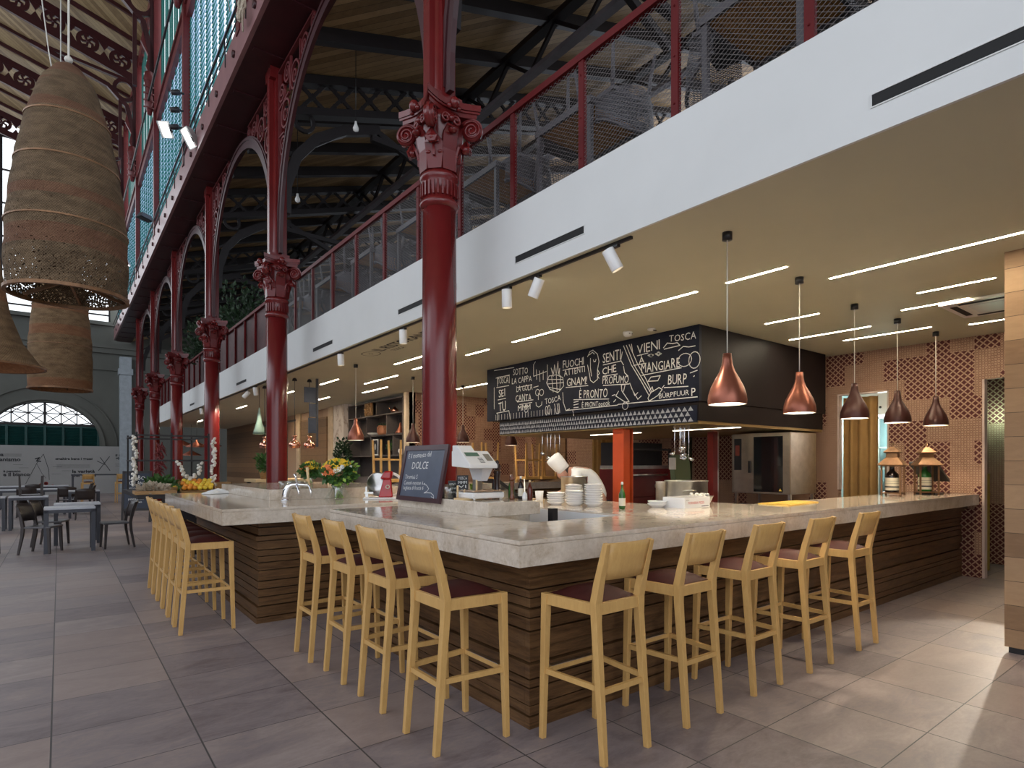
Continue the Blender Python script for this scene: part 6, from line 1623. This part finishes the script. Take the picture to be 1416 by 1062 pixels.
def hall_table(root, w, d, h=.757):
    MB().box(-w/2,-d/2,h-.03,w/2,d/2,h).build('top',M['tabletop'],root)
    MB().box(-w/2,-d/2,h-.085,w/2,-d/2+.03,h-.03).box(-w/2,d/2-.03,h-.085,w/2,d/2,h-.03).box(-w/2,-d/2,h-.085,-w/2+.03,d/2,h-.03).box(w/2-.03,-d/2,h-.085,w/2,d/2,h-.03).build('apron',M['tablegrey'],root)
    for i in (-1,1):
        for j_ in (-1,1): MB().box(i*(w/2-.03)-.03,j_*(d/2-.03)-.03,0,i*(w/2-.03)+.03,j_*(d/2-.03)+.03,h-.03).build('leg',M['tablegrey'],root)
tb0 = thing('hall_table','small charcoal hall table with pale top, front one','table',(.145,12.7,0),0,'charcoal tables in the hall'); hall_table(tb0,.70,.58)
dup(tb0,(.27,13.85,0),0,'small charcoal hall table with pale top, right behind the front one')
tabs = [((-.55,17.5,0),'charcoal table at left carrying upturned chairs'),((-1.3,17.5,0),'charcoal table at the left edge carrying upturned chairs'),((-.2,22.2,0),'charcoal table in the middle row, pale top'),((-1.1,22.2,0),'charcoal table in the middle row, left of the pale one'),((-.1,25.4,0),'charcoal table in the back row, right'),((-1.2,25.4,0),'charcoal table in the back row, left'),((.55,20.3,0),'charcoal table near the sandwich board, with one chair')]
for l, lab in tabs: dup(tb0,l,0,lab)
upc = [((-.52,17.62,.757+.457),.0,'upturned chair on the left table, right one'),((-1.28,17.40,.757+.457),PI,'upturned chair on the left table, left one')]
for l, rz, lab in upc: dup(ch0,l,rz,lab,rx=PI)
for l, rz, lab in [((.55,22.2,0),PI/2,'dark chair right of the pale middle row table'),((-.72,21.4,0),0,'dark chair before the middle row tables'),((.15,21.5,0),.1,'dark chair in front of the pale middle row table'),((.55,19.6,0),0,'dark chair left of the sandwich board'),((-.65,24.6,0),0,'dark chair before the back row tables'),((.62,25.3,0),PI/2,'dark chair at the right end of the back row')]: dup(ch0,l,rz,lab)
ht = thing('high_table','dark high table before the printed board, far back','table',(1.35,27.6,0))
MB().box(-1.0,-.35,1.05,1.0,.35,1.10).build('top',M['tablegrey'],ht)
for i in (-1,1):
    for j_ in (-1,1): MB().box(i*.95-.03,j_*.3-.03,0,i*.95+.03,j_*.3+.03,1.05).build('leg',M['tablegrey'],ht)
for i, x in enumerate((.85,1.9)):
    o = dup(st0,(x,26.95,0),0,'wooden bar stool at the distant high table, '+('left' if i == 0 else 'right')+' one'); o['group'] = 'stools at the distant high table'
# printed board along the end wall
pb = thing('printed_board','long grey board with black lettering and line drawings along the end wall','board',(-3,35.8,0))
pn_ = MB().box(-12,35.78,0,3.35,35.84,2.36).build('panel',M['greywall'],pb,world=True)
k = Ink((-3,35.78,0),(1,0,0),(0,0,1),.004)
for t,x,y,h_,w_ in (("l'idea",.35,1.85,.13,.62),("l'organismo",.35,1.62,.14,1.22),('è pensato',.95,1.10,.09,.62),('e il bianco',.95,.92,.14,.95),('smaltire bene i grassi',2.85,1.68,.10,1.45),('la varietà',3.5,1.05,.13,.9),('dei vitigni',3.5,.86,.13,.95),('il frizzo',5.25,1.86,.10,.6),('giusto',5.25,1.70,.13,.55)): k.text(t,x,y,h_*1.15,w_,bold=.05)
k.line([(1.75,.55),(2.15,1.5),(2.4,1.95),(2.6,1.2),(2.62,.72)],.018); k.line([(2.15,1.5),(2.35,1.02),(2.5,.8)],.014); k.line([(2.1,1.72),(2.25,1.78),(2.15,1.62),(2.3,1.6)],.05)
k.line([(4.55,1.15),(5.0,1.85)],.03); k.line([(4.62,1.8),(5.02,1.15)],.03); k.line([(4.5,1.62),(4.8,1.45)],.03)
for x,y in ((1.3,1.45),(1.5,1.3),(2.75,1.35),(3.1,1.15),(2.7,1.0),(1.1,1.6)): k.line([(x,y),(x+.35,y)],.008)
for i in range(5): k.line([(2.9,1.45-i*.04),(4.2,1.45-i*.04)],.006); k.line([(5.25,1.5-i*.04),(5.9,1.5-i*.04)],.006); k.line([(.9,1.95-i*.03),(1.6,1.95-i*.03)],.005)
k.build('printed_lettering',M['ink'],pn_)
dots = Ink((-3,35.78,0),(1,0,0),(0,0,1),.005)
for x,y,r_ in ((2.3,.5,.05),(2.5,.55,.07),(2.75,.42,.06),(2.1,.35,.05),(2.9,.3,.05)): 
    for i in range(4): dots.ring(x,y,r_*(1-i*.25),r_*(1-i*.25),.02)
dots.build('printed_red_dots',M['redprint'],pn_)
# sandwich board
ab_ = thing('sandwich_board','black sandwich board with chalk writing in the hall','sandwich board',(1.60,17.9,0),-.25)
def leaf(s): 
    M4 = Matrix.Rotation(s*.14,4,'X'); 
    return M4
for s in (-1,1):
    M4 = Matrix.Translation((0,s*.22,0)) @ Matrix.Rotation(s*.16,4,'X')
    f = MB()
    for i in (-1,1): f.box(i*.30-.025,-.02,0,i*.30+.025,.02,1.32)
    f.box(-.30,-.02,.30,.30,.02,.36).box(-.30,-.02,1.26,.30,.02,1.32); fo = f.xform(M4).build('frame',M['iron'],ab_)
    p_ = MB().box(-.275,-.012,.36,.275,.012,1.26).xform(M4).build('slate_panel',plain('deep_blue_slate',(.012,.020,.045),.5) if s < 0 else M['slate'],ab_)
    if s < 0:
        k = Ink((0,0,0),(1,0,0),(0,0,1),.016)
        k.hand('IL CIBO',-.20,1.10,.10,.38,0,.12,1); k.hand('TOSCANO',-.22,.96,.09,.42,.02,.12,2); k.hand('buono e sano',-.20,.87,.04,.36,0,.1,3); k.ring(0,.74,.05,.06,.010,60,320); k.hand('piatti del',-.18,.58,.05,.34,0,.1,4); k.hand('giorno',-.15,.50,.05,.28,0,.1,5)
        k.m.xform(M4).build('chalk_writing',M['chalk'],p_)
# produce stand
stn = thing('produce_stand','dark produce stand with hanging garlic, beyond the far bar','market stand',(1.55,11.4,0))
MB().box(.90,10.05,.98,2.6,12.6,1.04).box(1.5,10.9,0,2.55,12.5,.98).build('counter',M['iron'],stn,world=True)
for q in ((.97,11.0),(1.98,10.9),(.97,12.5),(1.98,12.5),(1.45,11.0)): MB().box(q[0]-.014,q[1]-.014,1.04,q[0]+.014,q[1]+.014,2.0).build('rack_post',M['iron'],stn,world=True)
for z in (1.55,1.95):
    MB().box(.95,10.89,z-.012,2.0,10.93,z+.012).box(.95,12.48,z-.012,2.0,12.52,z+.012).box(.95,10.9,z-.012,.99,12.5,z+.012).box(1.96,10.9,z-.012,2.0,12.5,z+.012).build('rack_rail',M['iron'],stn,world=True)
def braid(pts, lab, seed):
    b = MB(); rr = random.Random(seed); n = int(sum((Vector(q)-Vector(p)).length for p,q in zip(pts[:-1],pts[1:]))/.022)
    for i in range(n):
        t = i/n*(len(pts)-1); j_ = int(t); p = Vector(pts[j_]).lerp(Vector(pts[j_+1]), t-j_)
        b.ball(p+V(rr.uniform(-.03,.03),rr.uniform(-.03,.03),rr.uniform(-.01,.01)),rr.uniform(.022,.030),7,5)
    o = b.build('garlic_braid',M['garlic']); tag(o,lab,'garlic','garlic braids on the stand'); return o
braid([(.93,10.83,1.92),(.93,10.83,1.50),(.93,10.83,1.15)],'long garlic braid hanging at the left post of the stand',1); braid([(2.04,10.83,1.93),(2.04,10.83,1.5),(2.04,10.83,1.0)],'long garlic braid hanging beside the third column',2)
braid([(1.52,10.83,1.53),(1.60,10.83,1.32),(1.70,10.83,1.24),(1.80,10.83,1.33),(1.87,10.83,1.55)],'garlic braid looped in a V over the fruit',3)
b = MB(); rr = random.Random(6)
for i in range(90): b.tube([(1.33+rr.uniform(-.05,.05),11.3+rr.uniform(-.05,.05),1.85-i*.008),(1.33+rr.uniform(-.11,.11),11.3+rr.uniform(-.09,.09),1.78-i*.008)],[.012,.004],5)
tag(b.build('chilli_string',M['chili']),'dark red string of dried chillies inside the rack','chillies',kind='stuff')
def crate(x, y, z, w, d, h, rx, lab):
    o = thing('wooden_crate',lab,'crate',(x,y,z),0,'wooden crates on the stand'); Mx = Matrix.Rotation(rx,4,'X'); b = MB().box(-w/2,-d/2,0,w/2,d/2,.012)
    b.box(-w/2,-d/2,0,w/2,-d/2+.012,h).box(-w/2,d/2-.012,0,w/2,d/2,h).xform(Mx).build('long_sides',M['crate'],o); [MB().box(q,-d/2,0,q+.014,d/2,h).xform(Mx).build('end_board',M['crate'],o) for q in (-w/2,w/2-.014)]; return o
crate(1.78,10.75,1.05,.52,.36,.10,.45,'tilted wooden crate full of oranges and lemons'); crate(1.28,10.80,1.045,.40,.34,.12,.2,'wooden crate with green vegetables at the left of the stand'); crate(2.2,11.6,1.045,.5,.4,.12,0,'wooden crate behind the third column')
sp_ = [(1.58+i*.075+((j_%2)*.03),10.62+j_*.075,1.11+j_*.036) for j_ in range(4) for i in range(6)]
f0 = None
for i, p in enumerate(sp_):
    lem = (i*7) % 5 in (1,3) or i % 6 > 3
    o = MB().ball((0,0,0),.038,12,8,(1,1,1.15 if lem else .95)).build('lemon' if lem else 'orange',M['fruity'] if lem else M['fruit']); o.location = p; o.rotation_euler = (R.uniform(0,3),R.uniform(0,3),0)
    tag(o,'ripe lemon in the tilted fruit crate' if lem else 'ripe orange in the tilted fruit crate','fruit','lemons in the fruit crate' if lem else 'oranges in the fruit crate')
b = leaves(MB(),(1.28,10.82,1.17),.2,220,.10,random.Random(2),(1,.8,.5),.1); tag(b.build('leafy_greens',M['leaf']),'leafy green vegetables heaped in the left crate','vegetables',kind='stuff')
for i in range(5):
    o = MB().ball((0,0,0),.06,10,7,(1,1,.8)).build('pepper',M['fruity'] if i % 2 else M['leaf']); o.location = (1.40+.06*(i%3),10.70+.10*(i//3),1.10+.04*(i//3)); tag(o,['green pepper on the stand, left','yellow pepper on the stand, left of the fruit crate','green pepper touching the fruit crate','yellow pepper in the back of the stand','green pepper in the back of the stand'][i],'pepper')
br_ = thing('straw_tray','straw tray at the left end of the stand, behind the stools','tray',(1.12,10.27,1.045)); MB().prism([(-.25,-.2),(.28,-.2),(.28,.2),(-.25,.2)],'z',0,.05).build('tray',M['crate'],br_); 
leaves(MB(),(0,0,.06),.2,200,.10,random.Random(8),(1,.8,.25),.1).build('straw',M['rope'],br_,kind='stuff')
potted(3.0,11.2,1.22,.22,'bushy green herb pot left of the second column','leaf','crate',300,.9,.08,seed=21)
wk = thing('work_shelf','low dark shelf with herb pot behind the far bar','shelf',(3.0,11.2,0)); MB().box(-.3,-.4,1.17,.6,.4,1.22).build('top',M['pegwood'],wk)
for i in (-1,1):
    for j_ in (-1,1): MB().box(.15+i*.38-.03,j_*.35-.03,0,.15+i*.38+.03,j_*.35+.03,1.17).build('leg',M['iron'],wk)

# ------------------------------------------------------------------ balcony tables with upturned tub chairs
def bal_table(root):
    MB().box(-.35,-.35,.72,.35,.35,.745).build('top',M['tableunder'],root)
    f = MB()
    for i in (-1,1): f.box(-.36,i*.35-.012,.69,.36,i*.35+.012,.75).box(i*.35-.012,-.36,.69,i*.35+.012,.36,.75)
    f.build('edge_frame',M['balgrey'],root)
    for i in (-1,1):
        for j_ in (-1,1): MB().box(i*.33-.02,j_*.33-.02,0,i*.33+.02,j_*.33+.02,.72).build('leg',M['balgrey'],root)
def tub(root):
    """upturned tub chair: z=0 is the table top, legs point up, shell hangs at -y"""
    MB().box(-.24,-.24,.0,.24,.22,.035).build('seat',M['balgrey'],root)
    for i in (-1,1):
        for j_ in (-1,1): MB().tube([(i*.21,j_*.20,.03),(i*.225,j_*.22,.25),(i*.25,j_*.25,.46)],[.018,.016,.012],8).build('leg',M['balgrey'],root)
    vs = []; n = 22; rows = ((.03,.27),(-.10,.29),(-.24,.30),(-.36,.29))
    for k_, (z, r_) in enumerate(rows):
        for i in range(n+1):
            t = PI+(i/n)*PI; dz = -.0 if k_ < 3 else .16*abs(math.cos(t))**3
            vs.append((r_*math.cos(t)*.95,-.06+r_*1.05*math.sin(t),z+dz))
    b = MB().add(vs,[(k_*(n+1)+i,k_*(n+1)+i+1,(k_+1)*(n+1)+i+1,(k_+1)*(n+1)+i) for k_ in range(3) for i in range(n)],True)
    o = b.build('woven_shell',M['weave'],root)
    MB().tube([vs[3*(n+1)+i] for i in range(n+1)],.016,7).build('shell_rim',M['balgrey'],root)
ty = [.50,2.08,3.86,5.20,6.72,8.25,9.80,11.4]
on_ = ['nearest the right edge','second from the right','third from the right','just right of the nearest column','just left of the nearest column','sixth from the right','seventh from the right','farthest']
t0 = thing('balcony_table','balcony table with brown underside, '+on_[0],'table',(3.88,ty[0],3.84),0,'balcony tables'); bal_table(t0)
c0 = thing('tub_chair','upturned woven tub chair on the balcony table '+on_[0]+', near side','chair',(3.86,ty[0]-.31,4.586),.15,'upturned tub chairs on the balcony'); tub(c0)
for i, y in enumerate(ty):
    if i: dup(t0,(3.88,y,3.84),0,'balcony table with brown underside, '+on_[i]); dup(c0,(3.86,y-.31,4.586),.15-.1*(i%3),'upturned woven tub chair on the balcony table '+on_[i]+', near side')
    dup(c0,(3.92,y+.32,4.586),PI+.2*(i%2),'upturned woven tub chair on the balcony table '+on_[i]+', far side')
# ------------------------------------------------------------------ light, camera, view
def area(name, loc, size, power, col, rot=(0,0,0), sy=None, spread=None):
    l = bpy.data.lights.new(name, 'AREA'); l.energy = power; l.color = col; l.size = size
    if sy: l.shape = 'RECTANGLE'; l.size_y = sy
    if spread: l.spread = spread
    o = bpy.data.objects.new(name, l); COL.objects.link(o); o.location = loc; o.rotation_euler = rot; return o
def spot(name, loc, target, power, col, angle=40, blend=.5, r=.03):
    l = bpy.data.lights.new(name, 'SPOT'); l.energy = power; l.color = col; l.spot_size = math.radians(angle); l.spot_blend = blend; l.shadow_soft_size = r
    o = bpy.data.objects.new(name, l); COL.objects.link(o); o.location = loc
    o.rotation_euler = (Vector(target)-Vector(loc)).to_track_quat('-Z','Y').to_euler(); return o
def point(name, loc, power, col, r=.03):
    l = bpy.data.lights.new(name, 'POINT'); l.energy = power; l.color = col; l.shadow_soft_size = r
    o = bpy.data.objects.new(name, l); COL.objects.link(o); o.location = loc; return o
WARM = (1, .82, .58)
for i, (x,y,z) in enumerate(PEND): point('pendant_lamp_light', (x,y,z+.10), 42 if i < 5 else 26, WARM, .035)
for loc, tgt, pw in SPOTS: spot('track_spot_light', loc, tgt, pw, (1,.87,.68), 46, .6)
spot('track_spot_glow', (3.36,4.0,3.02), (4.15,4.35,3.18), 5, (1,.86,.62), 120, 1, .04)
point('pantry_tube_light', (10.45,3.85,2.0), 50, (.85,1,.98), .1)
spot('floor_patch_spot', (10.95,2.05,2.55), (5.0,1.40,0), 240, (1,.90,.74), 19, .12, .05)  # added unseen spot, throws light patches onto the floor through the doorway
point('corridor_light', (10.9,2.5,2.2), 4, (.60,1,.75), .1)
wd = bpy.data.worlds.new('hall_daylight'); scene.world = wd; wd.use_nodes = True
bg = wd.node_tree.nodes['Background']; bg.inputs[0].default_value = (.84,.895,1.0,1); bg.inputs[1].default_value = 1.0
cd = bpy.data.cameras.new('camera'); cam = bpy.data.objects.new('camera', cd); COL.objects.link(cam)
cd.sensor_width = 36; cd.sensor_fit = 'HORIZONTAL'; cd.lens = 813.4/1416*36; cd.shift_y = 110/1416; cd.shift_x = 0
cd.clip_start = .05; cd.clip_end = 200
cam.location = (0,0,1.5); cam.rotation_euler = (PI/2, 0, -math.atan(626/813.4))
scene.camera = cam
vs = scene.view_settings; vs.view_transform = 'Standard'; vs.look = 'None'; vs.gamma = 1; vs.use_curve_mapping = False; vs.exposure = .68
